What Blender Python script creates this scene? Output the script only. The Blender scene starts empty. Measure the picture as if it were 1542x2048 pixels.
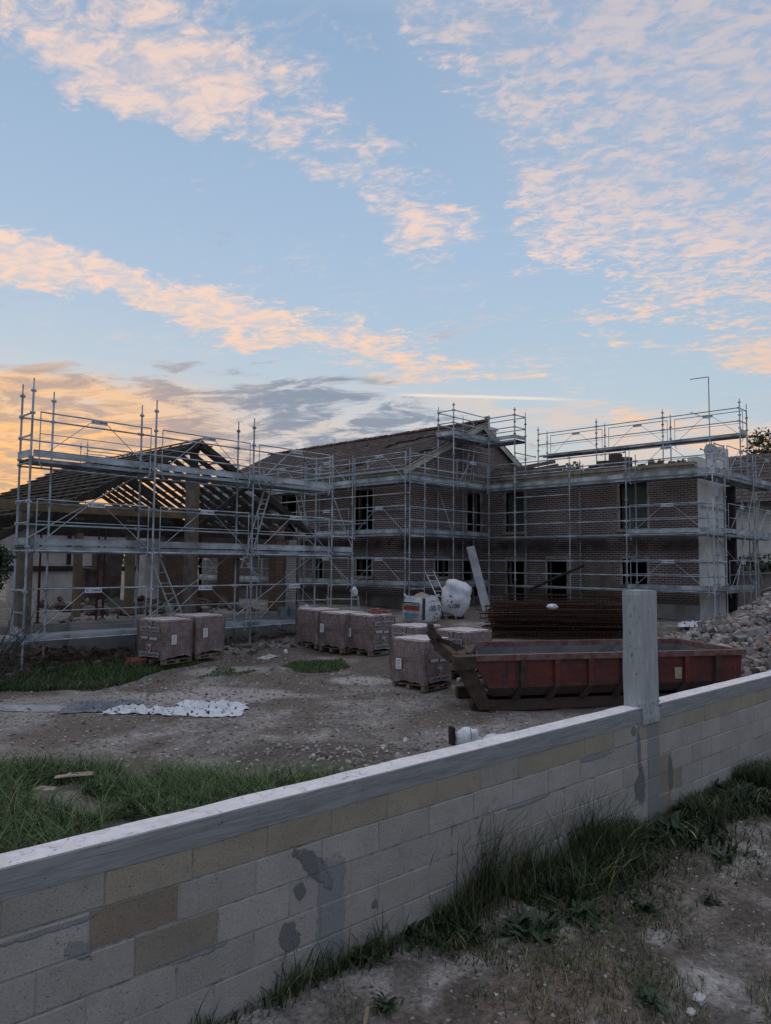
import bpy, math, random
import numpy as np
from mathutils import Vector, Matrix, noise
random.seed(7); rng = np.random.default_rng(7)
scene = bpy.context.scene
COL = scene.collection

# ------------------------------------------------------------------ camera
F_PX, PITCH, ROLL, YAW = 1446.96, 0.0692348, 0.00925308, 0.8044023
cy, sy = math.cos(YAW), math.sin(YAW)
_F = Vector((sy, cy, 0)); _R = Vector((cy, -sy, 0)); _U = Vector((0, 0, 1))
fwd = _F*math.cos(PITCH) + _U*math.sin(PITCH)
_u2 = _U*math.cos(PITCH) - _F*math.sin(PITCH)
right = _R*math.cos(ROLL) + _u2*math.sin(ROLL)
upv = _u2*math.cos(ROLL) - _R*math.sin(ROLL)
cam_d = bpy.data.cameras.new('camera'); cam = bpy.data.objects.new('camera', cam_d); COL.objects.link(cam)
cam.matrix_world = Matrix(((right.x, upv.x, -fwd.x, 0), (right.y, upv.y, -fwd.y, 0), (right.z, upv.z, -fwd.z, 0), (0, 0, 0, 1)))
cam_d.sensor_fit = 'VERTICAL'; cam_d.sensor_height = 36; cam_d.lens = F_PX/2048*36
cam_d.clip_start = 0.05; cam_d.clip_end = 3000
scene.camera = cam
scene.view_settings.view_transform = 'Standard'; scene.view_settings.look = 'None'
scene.view_settings.exposure = 0.0; scene.view_settings.gamma = 1.0
scene.render.engine = 'CYCLES'
scene.cycles.max_bounces = 6

# ------------------------------------------------------------------ dusk sky
SUN_AZ = math.atan2(0.32, 0.95)          # from +Y towards +X
sun_dir = Vector((math.sin(SUN_AZ), math.cos(SUN_AZ), 0.035)).normalized()
world = bpy.data.worlds.new('World'); scene.world = world; world.use_nodes = True
wt = world.node_tree; wt.nodes.clear()
class NT:
    """tiny helper for writing node graphs as expressions"""
    def __init__(s, t): s.t = t
    def n(s, kind, **kw):
        nd = s.t.nodes.new(kind)
        for k, v in kw.items(): setattr(nd, k, v)
        return nd
    def put(s, sock, v):
        if hasattr(v, 'is_output'): s.t.links.new(v, sock)
        elif v is not None: sock.default_value = v
    def m(s, op, a, b=None, c=None, clamp=False):
        nd = s.n('ShaderNodeMath', operation=op); nd.use_clamp = clamp
        for i, x in enumerate((a, b, c)):
            if x is not None: s.put(nd.inputs[i], x)
        return nd.outputs[0]
    def dot(s, v, c):
        nd = s.n('ShaderNodeVectorMath', operation='DOT_PRODUCT'); s.put(nd.inputs[0], v); nd.inputs[1].default_value = c
        return nd.outputs['Value']
    def ss(s, x, a, b, o0=0., o1=1.):
        nd = s.n('ShaderNodeMapRange', interpolation_type='SMOOTHSTEP'); s.put(nd.inputs[0], x)
        for i, q in enumerate((a, b, o0, o1)): s.put(nd.inputs[i+1], q)
        return nd.outputs[0]
    def lin(s, x, a, b, o0=0., o1=1.):
        nd = s.n('ShaderNodeMapRange'); s.put(nd.inputs[0], x)
        for i, q in enumerate((a, b, o0, o1)): s.put(nd.inputs[i+1], q)
        return nd.outputs[0]
    def noise(s, v, scale, detail=4, rough=.55, dist=0., out=0, lac=2.):
        nd = s.n('ShaderNodeTexNoise'); s.put(nd.inputs['Vector'], v); nd.inputs['Scale'].default_value = scale
        nd.inputs['Detail'].default_value = detail; nd.inputs['Roughness'].default_value = rough
        nd.inputs['Distortion'].default_value = dist; nd.inputs['Lacunarity'].default_value = lac
        return nd.outputs[out]
    def mix(s, f, a, b, blend='MIX'):
        nd = s.n('ShaderNodeMix', data_type='RGBA', blend_type=blend); nd.clamp_factor = True
        s.put(nd.inputs[0], f)
        for i, q in ((6, a), (7, b)):
            if isinstance(q, (tuple, list)): q = (*q, 1.) if len(q) == 3 else q
            s.put(nd.inputs[i], q)
        return nd.outputs[2]
    def comb(s, x, y, z):
        nd = s.n('ShaderNodeCombineXYZ')
        for i, q in enumerate((x, y, z)): s.put(nd.inputs[i], q)
        return nd.outputs[0]
    def sep(s, v):
        nd = s.n('ShaderNodeSeparateXYZ'); s.put(nd.inputs[0], v); return nd.outputs
    def ramp(s, f, stops, interp='LINEAR'):
        nd = s.n('ShaderNodeValToRGB'); s.put(nd.inputs[0], f); cr = nd.color_ramp; cr.interpolation = interp
        while len(cr.elements) < len(stops): cr.elements.new(.5)
        for e, (p, c) in zip(cr.elements, stops): e.position = p; e.color = (*c, 1) if len(c) == 3 else c
        return nd.outputs[0]
W = NT(wt)
tc = W.n('ShaderNodeTexCoord'); D = tc.outputs['Generated']
nrm = W.n('ShaderNodeVectorMath', operation='NORMALIZE'); W.put(nrm.inputs[0], D); D = nrm.outputs[0]
dx, dy, dz = W.sep(D)
elev = W.m('MAXIMUM', dz, 0.0)
base = W.ramp(elev, [(0.0, (.58, .58, .54)), (.10, (.58, .66, .68)), (.22, (.52, .66, .78)), (.40, (.43, .58, .78)), (.62, (.32, .47, .68)), (.72, (.58, .65, .82)), (1.0, (1.22, 1.24, 1.32))])  # zenith stops above the view are brightened, added fill for ground and tops
sunh = (sun_dir.x, sun_dir.y, 0.0)
az = W.dot(D, sunh)                                        # towards the set sun
nish = W.n('ShaderNodeTexSky', sky_type='NISHITA'); nish.sun_disc = False
nish.sun_elevation = math.radians(2.0); nish.sun_rotation = SUN_AZ; nish.altitude = 100
nishc = W.mix(1.0, nish.outputs[0], (.10, .10, .10), 'MULTIPLY')
base = W.mix(.12, base, nishc)
back = W.ss(az, -.5, .75)                                   # the sky opposite the sunset is dimmer
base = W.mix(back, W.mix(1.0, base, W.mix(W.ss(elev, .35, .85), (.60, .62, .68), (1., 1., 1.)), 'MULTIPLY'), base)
glow = W.m('MULTIPLY', W.ss(az, .76, .985), W.ss(elev, .26, .07))
base = W.mix(W.m('MULTIPLY', glow, .95), base, (1.15, .55, .13))
glow2 = W.m('MULTIPLY', W.ss(az, .35, .98), W.ss(elev, .34, .04))
base = W.mix(W.m('MULTIPLY', glow2, .32), base, (.82, .66, .50))
# cloud deck seen in perspective: coordinates on a flat layer overhead
inv = W.m('DIVIDE', 1.0, W.m('ADD', elev, .10))
cu, cv = W.m('MULTIPLY', dx, inv), W.m('MULTIPLY', dy, inv)
P2 = W.comb(cu, cv, 0.)
rotm = W.n('ShaderNodeVectorRotate', rotation_type='Z_AXIS'); W.put(rotm.inputs[0], P2); rotm.inputs['Angle'].default_value = math.radians(-28)
P3 = W.n('ShaderNodeVectorMath', operation='MULTIPLY'); W.put(P3.inputs[0], rotm.outputs[0]); P3.inputs[1].default_value = (1., .62, 1.); P3 = P3.outputs[0]
nA = W.noise(P3, 3.2, 8, .62, .25)
nB = W.noise(P3, 19.0, 7, .66, .5)
nC = W.noise(P3, 55.0, 4, .6, .4)
nL = W.noise(P3, 1.5, 4, .5, .1)
tex3 = W.m('ADD', W.m('ADD', W.m('MULTIPLY', nA, .30), W.m('MULTIPLY', nB, .40)), W.m('MULTIPLY', nC, .30))
tex = W.m('ADD', W.m('ADD', W.m('MULTIPLY', nA, .42), W.m('MULTIPLY', nB, .38)), W.m('MULTIPLY', nC, .20))
warp = W.m('MULTIPLY', W.m('SUBTRACT', nL, .5), .34)
warp2 = W.m('MULTIPLY', W.m('SUBTRACT', nA, .5), .13)
warp = W.m('ADD', warp, warp2)
def sky_dir(px, py):
    return (right*((px-771)/F_PX) + upv*((1024-py)/F_PX) + fwd).normalized()
def half(p1, p2, soft, side=1, k=1.0):
    """soft half-space of the sky bounded by the great circle through two directions"""
    n = sky_dir(*p1).cross(sky_dir(*p2)).normalized()*side
    if n.z < 0 and side == 1: n = -n
    if n.z > 0 and side == -1: n = -n
    v = W.m('ADD', W.dot(D, tuple(n)), W.m('MULTIPLY', warp, k))
    return W.ss(v, -soft, soft)
def mul(*a):
    r = a[0]
    for b in a[1:]: r = W.m('MULTIPLY', r, b)
    return r
R1 = mul(half((0, 200), (860, 530), .035, 1), half((400, -40), (980, 450), .10, -1), half((860, 0), (900, 900), .10, -1, .3) if False else 1.0)
R2 = mul(half((0, 555), (880, 752), .022, 1, .55), half((0, 455), (880, 700), .03, -1, .55))
R3 = mul(half((850, 440), (1542, 760), .03, 1, .6), half((790, -60), (1010, 520), .05, 1, .7))
edge3 = W.m('MULTIPLY', half((960, 250), (1542, 560), .12, -1, .8), 1.0)
R4 = mul(half((-50, 725), (900, 770), .03, -1, .5), half((330, 600), (1020, 900), .035, -1, .5))
R5 = mul(half((700, 760), (1542, 800), .03, -1, .5), W.m('SUBTRACT', 1.0, R4))
def dens(reg, lo, hi, amt, t=tex):
    # coverage grows where the region weight is high
    th = W.m('SUBTRACT', 1.0, reg)
    v = W.m('SUBTRACT', t, W.m('MULTIPLY', th, .25))
    return W.m('MULTIPLY', W.ss(v, lo, hi), amt)
R1 = W.m('ADD', R1, W.m('MULTIPLY', mul(half((0, 190), (600, 430), .03, 1), half((350, -60), (540, 380), .09, -1)), .12))
big_ = W.m('MULTIPLY', W.m('SUBTRACT', W.noise(P3, 2.3, 3, .5, .3), .5), .16)
tex3 = W.m('ADD', tex3, big_)
c1 = dens(R1, .375, .55, .82)
c2 = dens(R2, .33, .50, .95)
c3 = dens(R3, .43, .57, .82, tex3)
c3 = W.m('MULTIPLY', c3, W.lin(edge3, 0., 1., .62, 1.0))
far1 = dens(W.ss(elev, .9, .3), .50, .66, .25)
cc = W.m('MAXIMUM', W.m('MAXIMUM', c1, c2), W.m('MAXIMUM', c3, far1))
peach_hi, peach_lo = (.96, .66, .50), (.99, .60, .33)
ptone = W.mix(W.ss(elev, .40, .12), (.95, .70, .58), peach_lo)
ptone = W.mix(W.ss(nB, .38, .62), W.mix(.55, ptone, base), ptone)
ptone = W.mix(W.m('SUBTRACT', 1.0, back), ptone, (.34, .33, .42))
skyc = W.mix(cc, base, ptone)
thin3 = W.m('MULTIPLY', W.m('MULTIPLY', R3, W.m('SUBTRACT', 1.0, edge3)), .22)
skyc = W.mix(thin3, skyc, (.50, .52, .62))
# low grey clouds with warm gaps
P4 = W.n('ShaderNodeVectorMath', operation='MULTIPLY'); W.put(P4.inputs[0], P2); P4.inputs[1].default_value = (1., 1., 1.)
nG = W.noise(P3, 5.5, 8, .66, .5)
nG2 = W.noise(P3, 2.1, 6, .6, .4)
g4 = dens(R4, .34, .50, .92, W.m('ADD', W.m('MULTIPLY', nG, .6), W.m('MULTIPLY', nG2, .4)))
warm = W.ss(az, .92, 1.0)
gcol = W.mix(W.ss(nG, .40, .58), W.mix(warm, (.60, .62, .66), (1.12, .58, .18)), W.mix(warm, (.25, .30, .39), (.60, .41, .30)))
skyc = W.mix(g4, skyc, gcol)
g5 = dens(R5, .36, .60, .55, nG)
skyc = W.mix(g5, skyc, (.84, .62, .50))
# vapour trail
tn = sky_dir(790, 789).cross(sky_dir(1180, 800)).normalized()
tv = W.m('ABSOLUTE', W.m('ADD', W.dot(D, tuple(tn)), W.m('MULTIPLY', W.m('SUBTRACT', nB, .5), .004)))
te = mul(W.ss(tv, .0032, .0006), half((800, 700), (815, 900), .02, 1, 0.), half((1110, 700), (1150, 900), .05, -1, 0.))
skyc = W.mix(W.m('MULTIPLY', te, .75), skyc, (.92, .80, .68))
lowg = W.mix(W.ss(dz, -.02, .0), (.10, .10, .10), skyc)
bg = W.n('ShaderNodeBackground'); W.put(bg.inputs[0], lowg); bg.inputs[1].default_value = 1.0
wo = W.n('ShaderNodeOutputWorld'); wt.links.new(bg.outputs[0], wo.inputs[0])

sl = bpy.data.lights.new('sun', 'SUN'); sl.energy = 0.25; sl.angle = math.radians(12); sl.color = (1., .62, .36)
so = bpy.data.objects.new('sun', sl); COL.objects.link(so)
so.rotation_euler = (-Vector((sun_dir.x, sun_dir.y, .05))).to_track_quat('-Z', 'Y').to_euler()

# ------------------------------------------------------------------ materials
MATS = {}
def material(name, col, rough=.85, metal=0., var=.25, scale=6., bump=.0, bscale=40., rand=.0, spec=.4, col2=None, detail=5, alpha=None):
    m = bpy.data.materials.new(name); m.use_nodes = True; t = NT(m.node_tree)
    b = m.node_tree.nodes['Principled BSDF']
    tcn = t.n('ShaderNodeTexCoord'); v = tcn.outputs['Object']
    n1 = t.noise(v, scale, detail, .6)
    c2 = col2 or tuple(max(0., x*(1-var)) for x in col)
    c1 = col if col2 else tuple(min(1., x*(1+var)) for x in col)
    c = t.mix(t.ss(n1, .30, .70), c1, c2)
    if rand:
        oi = t.n('ShaderNodeObjectInfo')
        k = t.lin(oi.outputs['Random'], 0, 1, 1-rand, 1+rand)
        c = t.mix(1., c, t.comb(k, k, k), 'MULTIPLY')
    t.put(b.inputs['Base Color'], c); b.inputs['Roughness'].default_value = rough; b.inputs['Metallic'].default_value = metal
    b.inputs['Specular IOR Level'].default_value = spec
    if bump:
        bn = t.n('ShaderNodeBump'); bn.inputs['Strength'].default_value = 1.; bn.inputs['Distance'].default_value = bump
        t.put(bn.inputs['Height'], t.noise(v, bscale, 5, .6)); t.put(b.inputs['Normal'], bn.outputs[0])
    MATS[name] = m; return m
galv = material('galvanised_steel', (.37, .42, .46), .45, .35, .40, 2.2, .0008, 60., .12)
galv_d = material('galvanised_deck', (.33, .37, .40), .5, .3, .50, 1.6, .001, 50., .15)
alu = material('aluminium', (.55, .57, .58), .38, .7, .15, 5.)
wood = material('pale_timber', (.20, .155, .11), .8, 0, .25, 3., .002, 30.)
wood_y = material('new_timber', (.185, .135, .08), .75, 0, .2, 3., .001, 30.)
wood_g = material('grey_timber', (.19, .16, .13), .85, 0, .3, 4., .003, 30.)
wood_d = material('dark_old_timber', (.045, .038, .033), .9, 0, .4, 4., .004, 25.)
batten_m = material('batten_timber', (.16, .135, .115), .85, 0, .35, 3.)
plaster = material('stained_render', (.82, .76, .74), .9, 0, .2, 1.3, .003, 12., col2=(.58, .54, .53))
white_r = material('white_render', (.80, .79, .75), .85, 0, .2, 1.6, .002, 25., col2=(.55, .53, .49))
stone = material('pale_stone_band', (.36, .31, .23), .85, 0, .3, 2.5, .003, 20., col2=(.18, .16, .12))
frame_m = material('window_stone', (.30, .28, .25), .85, 0, .4, 3., .002, 30.)
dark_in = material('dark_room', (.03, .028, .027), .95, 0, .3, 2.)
board_m = material('window_board', (.085, .085, .07), .8, 0, .35, 1.5, .002, 20.)
rust = material('rusty_bar', (.055, .027, .017), .85, .2, .4, 8.)
red_p = material('red_prop_paint', (.075, .018, .016), .5, .1, .3, 8.)
film = material('film_top', (.66, .58, .59), .35, 0, .18, 5., .01, 9., spec=.6)
bag_m = material('woven_white_bag', (.66, .68, .72), .6, 0, .12, 6., .012, 7.)
sand = material('sand', (.30, .245, .19), .95, 0, .25, 14., .01, 40.)
paper = material('white_label', (.70, .71, .72), .6, 0, .04, 6.)
ink = material('dark_print', (.025, .04, .055), .6, 0, .1, 6.)
ink_b = material('blue_print', (.03, .07, .16), .6, 0, .1, 6.)
ink_o = material('orange_print', (.42, .11, .03), .6, 0, .1, 6.)
ink_r = material('red_print', (.35, .05, .03), .6, 0, .1, 6.)
ink_t = material('teal_print', (.12, .28, .38), .6, 0, .2, 6.)
black = material('black_rubber', (.02, .02, .02), .7, 0, .2, 6.)
conc = material('fresh_concrete', (.36, .37, .37), .8, 0, .15, 2.2, .003, 45.)
slabm = material('concrete_slab', (.33, .32, .30), .9, 0, .2, 1.2, .004, 30., col2=(.22, .21, .19))
rub_m = material('rubble_stone', (.34, .31, .29), .95, 0, .35, 3.0, .01, 30., col2=(.20, .18, .17))
rub_d = material('dark_rubble', (.12, .095, .085), .95, 0, .5, 3.0, .01, 30.)
sheet_w = material('white_sheeting', (.62, .66, .70), .5, 0, .1, 4., .01, 12.)
sheet_g = material('grey_sheeting', (.15, .17, .20), .6, 0, .3, 4., .01, 12.)
cardb = material('torn_cardboard', (.40, .31, .26), .9, 0, .2, 6.)
terra = material('terracotta_brick', (.24, .10, .07), .9, 0, .35, 12.)
mortar_dk = material('dark_mortar_smear', (.105, .108, .112), .9, 0, .2, 6., .004, 60.)

def brick_material(name, c1, c2, mort, bw=.235, rh=.075, ms=.011, dirt=True):
    m = bpy.data.materials.new(name); m.use_nodes = True; t = NT(m.node_tree); b = m.node_tree.nodes['Principled BSDF']
    tcn = t.n('ShaderNodeTexCoord'); v = tcn.outputs['Object']; x, y, z = t.sep(v)
    wob = t.m('MULTIPLY', t.m('SUBTRACT', t.noise(v, 1.1, 3), .5), .025)
    uv = t.comb(t.m('ADD', x, y), t.m('ADD', z, wob), 0.)
    br = t.n('ShaderNodeTexBrick'); t.put(br.inputs['Vector'], uv)
    for k, q in (('Color1', c1), ('Color2', c2), ('Mortar', mort)): br.inputs[k].default_value = (*q, 1)
    br.inputs['Scale'].default_value = 1.; br.inputs['Mortar Size'].default_value = ms; br.inputs['Mortar Smooth'].default_value = .25
    br.inputs['Brick Width'].default_value = bw; br.inputs['Row Height'].default_value = rh; br.inputs['Bias'].default_value = -.1
    big = t.ss(t.noise(v, .55, 5, .6), .35, .68)
    c = t.mix(t.m('MULTIPLY', big, .55), br.outputs[0], (.10, .08, .075))
    spot = t.ss(t.noise(v, 9., 3, .6), .60, .72)
    c = t.mix(t.m('MULTIPLY', spot, .5), c, (.20, .17, .14))
    if dirt:   # old render torn off: soot and dust bands of their own
        band = t.m('MULTIPLY', t.ss(z, .35, .65), t.ss(z, 1.15, .85))
        band = t.m('MULTIPLY', band, t.ss(t.noise(v, 1.6, 5, .7), .30, .60))
        c = t.mix(t.m('MULTIPLY', band, .75), c, (.05, .042, .04))
        low = t.m('MULTIPLY', t.ss(t.m('ADD', z, t.m('MULTIPLY', t.noise(v, 1.3, 4, .6), .8)), -.75, -1.35), 1.)
        c = t.mix(low, c, (.20, .185, .17))
    t.put(b.inputs['Base Color'], c); b.inputs['Roughness'].default_value = .92; b.inputs['Specular IOR Level'].default_value = .25
    bn = t.n('ShaderNodeBump'); bn.inputs['Distance'].default_value = .012; bn.inputs['Strength'].default_value = .9
    h = t.m('ADD', t.m('MULTIPLY', br.outputs['Fac'], -1.), t.m('MULTIPLY', t.noise(v, 45., 4), .6))
    t.put(bn.inputs['Height'], h); t.put(b.inputs['Normal'], bn.outputs[0])
    return m
brick = brick_material('old_red_brick', (.11, .070, .062), (.215, .128, .105), (.42, .39, .37), bw=.25, rh=.082, ms=.015)
brick_w = brick_material('painted_white_brick', (.52, .52, .50), (.44, .44, .42), (.34, .33, .31), dirt=False)
brick_b = brick_material('bare_brown_brick', (.15, .085, .055), (.24, .14, .09), (.24, .20, .16), dirt=False)

def tile_material():
    m = bpy.data.materials.new('roof_tile'); m.use_nodes = True; t = NT(m.node_tree); b = m.node_tree.nodes['Principled BSDF']
    v = t.n('ShaderNodeTexCoord').outputs['Object']
    a = t.n('ShaderNodeAttribute', attribute_name='tone')
    c = t.mix(t.noise(v, 3., 5, .6), (.068, .052, .046), (.125, .096, .085))
    c = t.mix(t.ss(t.noise(v, .9, 5, .6), .5, .75), c, (.06, .062, .05))
    c = t.mix(1., c, a.outputs['Color'], 'MULTIPLY')
    t.put(b.inputs['Base Color'], c); b.inputs['Roughness'].default_value = .85; return m
tile_m = tile_material()

def attr_material(name, rough=.9, bump=0., bscale=60., mottled=.35, nscale=20., sss=0., spec=.3):
    m = bpy.data.materials.new(name); m.use_nodes = True; t = NT(m.node_tree); b = m.node_tree.nodes['Principled BSDF']
    v = t.n('ShaderNodeTexCoord').outputs['Object']
    a = t.n('ShaderNodeAttribute', attribute_name='tone')
    k = t.lin(t.noise(v, nscale, 5, .65), .25, .75, 1-mottled, 1+mottled)
    c = t.mix(1., a.outputs['Color'], t.comb(k, k, k), 'MULTIPLY')
    t.put(b.inputs['Base Color'], c); b.inputs['Roughness'].default_value = rough; b.inputs['Specular IOR Level'].default_value = spec
    if bump:
        bn = t.n('ShaderNodeBump'); bn.inputs['Distance'].default_value = bump
        t.put(bn.inputs['Height'], t.noise(v, bscale, 6, .65)); t.put(b.inputs['Normal'], bn.outputs[0])
    return m
blade_m = attr_material('grass_blade', .6, mottled=.2, nscale=3.)
leaf_m = attr_material('leaf', .55, mottled=.15, nscale=3.)
stone_m = attr_material('loose_stone', .95, .004, 60., .3, 30.)

# ------------------------------------------------------------------ mesh helpers
class MB:
    def __init__(s): s.v = []; s.f = []; s.mi = []; s.sm = []
    def add(s, vs, fs, mi=0, smooth=False):
        o = len(s.v); s.v += [tuple(p) for p in vs]
        for f in fs: s.f.append(tuple(i+o for i in f)); s.mi.append(mi); s.sm.append(smooth)
        return s
    def hexa(s, p, mi=0):
        return s.add(p, [(0, 3, 2, 1), (4, 5, 6, 7), (0, 1, 5, 4), (1, 2, 6, 5), (2, 3, 7, 6), (3, 0, 4, 7)], mi)
    def box(s, x0, x1, y0, y1, z0, z1, mi=0, M=None, j=0.):
        p = [Vector(q) for q in ((x0, y0, z0), (x1, y0, z0), (x1, y1, z0), (x0, y1, z0), (x0, y0, z1), (x1, y0, z1), (x1, y1, z1), (x0, y1, z1))]
        if j: p = [q + Vector((random.uniform(-j, j), random.uniform(-j, j), random.uniform(-j, j))) for q in p]
        if M: p = [M @ q for q in p]
        return s.hexa(p, mi)
    def beam(s, a, b, w, h, mi=0, up=(0, 0, 1)):
        a, b = Vector(a), Vector(b); d = (b-a).normalized(); u = Vector(up)
        r = d.cross(u)
        if r.length < 1e-4: r = d.cross(Vector((1, 0, 0)))
        r.normalize(); u = r.cross(d).normalized(); r *= w/2; u *= h/2
        return s.hexa([a-r-u, a+r-u, b+r-u, b-r-u, a-r+u, a+r+u, b+r+u, b-r+u], mi)
    def tube(s, a, b, r, n=8, mi=0, r2=None):
        a, b = Vector(a), Vector(b); d = (b-a).normalized()
        x = d.orthogonal().normalized(); y = d.cross(x); r2 = r if r2 is None else r2
        vs = []
        for c, rr in ((a, r), (b, r2)):
            for i in range(n):
                t = 2*math.pi*i/n; vs.append(c + x*(rr*math.cos(t)) + y*(rr*math.sin(t)))
        fs = [(i, (i+1) % n, n+(i+1) % n, n+i) for i in range(n)]
        s.add(vs, fs, mi, True); s.add(vs[:n], [tuple(reversed(range(n)))], mi); s.add(vs[n:], [tuple(range(n))], mi)
        return s
    def path(s, pts, r, n=6, mi=0):
        for a, b in zip(pts[:-1], pts[1:]): s.tube(a, b, r, n, mi)
        return s
    def mesh(s, name, mats):
        me = bpy.data.meshes.new(name); me.from_pydata(s.v, [], s.f); me.validate()
        for m in (mats if isinstance(mats, (list, tuple)) else [mats]): me.materials.append(m)
        if len(me.polygons) == len(s.mi):
            me.polygons.foreach_set('material_index', s.mi); me.polygons.foreach_set('use_smooth', s.sm)
        me.update(); return me
    def obj(s, name, mats, parent=None, world=True):
        return link(name, s.mesh(name, mats), parent, world)
def link(name, me, parent=None, world=True):
    o = bpy.data.objects.new(name, me); COL.objects.link(o)
    if parent:
        o.parent = parent
        if world:
            off = parent.location.copy(); p = parent.parent
            while p: off += p.location; p = p.parent
            o.location = -off
    return o
def tag(o, label, cat, group=None, kind=None):
    o['label'] = label; o['category'] = cat
    if group: o['group'] = group
    if kind: o['kind'] = kind
    return o
def thing(name, label, cat, loc=(0, 0, 0), rz=0., group=None):
    o = bpy.data.objects.new(name, None); o.empty_display_size = .2; COL.objects.link(o)
    o.location = loc; o.rotation_euler = (0, 0, rz); return tag(o, label, cat, group)
def struct(o): o['kind'] = 'structure'; return o
def dup(root, loc, rz, label, group=None, rx=None):
    r = root.copy(); COL.objects.link(r); r.location = loc; r.rotation_euler = (rx or 0., 0, rz); r['label'] = label
    if group: r['group'] = group
    for ch in list(root.children):
        c = ch.copy(); COL.objects.link(c); c.parent = r
        for g_ in ch.children:
            d = g_.copy(); COL.objects.link(d); d.parent = c
    return r
def np_mesh(name, V, F, mats, tone=None, smooth=False):
    me = bpy.data.meshes.new(name); V = np.asarray(V, np.float32); F = np.asarray(F, np.int32)
    k = F.shape[1]; me.vertices.add(len(V)); me.vertices.foreach_set('co', V.ravel())
    me.loops.add(F.size); me.loops.foreach_set('vertex_index', F.ravel())
    me.polygons.add(len(F)); me.polygons.foreach_set('loop_start', np.arange(0, F.size, k, dtype=np.int32))
    me.polygons.foreach_set('use_smooth', np.full(len(F), smooth))
    me.update(calc_edges=True)
    for m in (mats if isinstance(mats, (list, tuple)) else [mats]): me.materials.append(m)
    if tone is not None:
        ca = me.color_attributes.new('tone', 'FLOAT_COLOR', 'POINT')
        c = np.ones((len(V), 4), np.float32); c[:, :3] = tone; ca.data.foreach_set('color', c.ravel())
    return me
_tcache = {}
def text_geo(body, size=1.):
    """triangulated flat lettering as (verts, faces, width, height), x to the right, y up, centred"""
    if body in _tcache: return _tcache[body]
    cu_ = bpy.data.curves.new('t', 'FONT'); cu_.body = body; cu_.size = 1.; cu_.offset = .018; cu_.resolution_u = 3
    ob = bpy.data.objects.new('t', cu_); COL.objects.link(ob)
    bpy.context.view_layer.update()
    me = bpy.data.meshes.new_from_object(ob.evaluated_get(bpy.context.evaluated_depsgraph_get()))
    vs = [tuple(v.co) for v in me.vertices]; fs = [tuple(p.vertices) for p in me.polygons]
    bpy.data.objects.remove(ob); bpy.data.curves.remove(cu_); bpy.data.meshes.remove(me)
    xs = [v[0] for v in vs]; ys = [v[1] for v in vs]; cx, cy_ = (min(xs)+max(xs))/2, (min(ys)+max(ys))/2
    vs = [(x-cx, y-cy_) for x, y, z in vs]
    _tcache[body] = (vs, fs, max(xs)-min(xs), max(ys)-min(ys)); return _tcache[body]
def add_text(mb, body, O, X, Y, w, h, mi, bend=None):
    vs, fs, tw, th = text_geo(body); O, X, Y = Vector(O), Vector(X), Vector(Y); out = []
    for x, y in vs:
        p = O + X*(x/tw*w) + Y*(y/th*h)
        out.append(p)
    mb.add(out, fs, mi)
def flat_poly(mb, pts, O, X, Y, mi):
    O, X, Y = Vector(O), Vector(X), Vector(Y)
    mb.add([O + X*a + Y*b for a, b in pts], [tuple(range(len(pts)))], mi)

# ------------------------------------------------------------------ ground
TH = math.radians(-4.2); WD = Vector((math.cos(TH), math.sin(TH), 0)); WN = Vector((-WD.y, WD.x, 0)); WP = 3.9   # garden wall line
def smooth(a, b, x):
    t = np.clip((x-a)/(b-a), 0, 1); return t*t*(3-2*t)
def vnoise(x, y, s, seed=0):
    """cheap value noise, vectorised"""
    x = np.asarray(x)*s+seed*17.3; y = np.asarray(y)*s-seed*9.1
    xi, yi = np.floor(x).astype(np.int64), np.floor(y).astype(np.int64); xf, yf = x-xi, y-yi
    def h(a, b):
        n = (a*374761393 + b*668265263 + seed*974711) & 0x7fffffff
        n = ((n ^ (n >> 13))*1274126177) & 0x7fffffff
        return ((n ^ (n >> 16)) & 0xffff)/65535.
    u, v = xf*xf*(3-2*xf), yf*yf*(3-2*yf)
    return (h(xi, yi)*(1-u)+h(xi+1, yi)*u)*(1-v) + (h(xi, yi+1)*(1-u)+h(xi+1, yi+1)*u)*v
def fbm(x, y, s, o=4, seed=0):
    r = 0; a = .5; t = 0
    for i in range(o): r = r + a*vnoise(x, y, s*2**i, seed+i); t += a; a *= .5
    return r/t
def gz0(x, y):
    x, y = np.asarray(x, float), np.asarray(y, float); d = x*sy + y*cy
    yard = -2.6 + .06*np.clip(d-15.2, 0, 14)
    front = x*WN.x + y*WN.y < WP+.1
    return np.where(front, -2.67, yard)
def gz(x, y):
    x, y = np.asarray(x, float), np.asarray(y, float)
    z = gz0(x, y); near = np.exp(-np.clip(np.hypot(x, y)-25, 0, None)/20)
    z = z + ((fbm(x, y, .8, 4, 3)-.5)*.11 + (fbm(x, y, 4., 3, 5)-.5)*.05)*near
    # spoil bank at the foot of the barn, left
    z = z + .34*np.exp(-(((x-6.3)/1.6)**2 + ((y-18.6)/1.1)**2))
    z = z + .13*np.exp(-(((x-4.15)/.55)**2 + ((y-2.35)/.35)**2))      # little mound of earth
    return z
def zone(x, y, px, py, rx, ry, rot=0., n=.5, seed=1):
    c, s = math.cos(rot), math.sin(rot); a, b = (x-px)*c+(y-py)*s, -(x-px)*s+(y-py)*c
    r = np.sqrt((a/rx)**2+(b/ry)**2) + (fbm(x, y, 1.3, 4, seed)-.5)*n*2
    return 1-smooth(.75, 1.15, r)
xs = np.concatenate([[-900, -300, -100, -40, -18, -8, -4], np.arange(-1, 12, .085), np.arange(12, 34, .2), [36, 40, 46, 56, 75, 110, 200, 500, 1200]])
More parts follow.
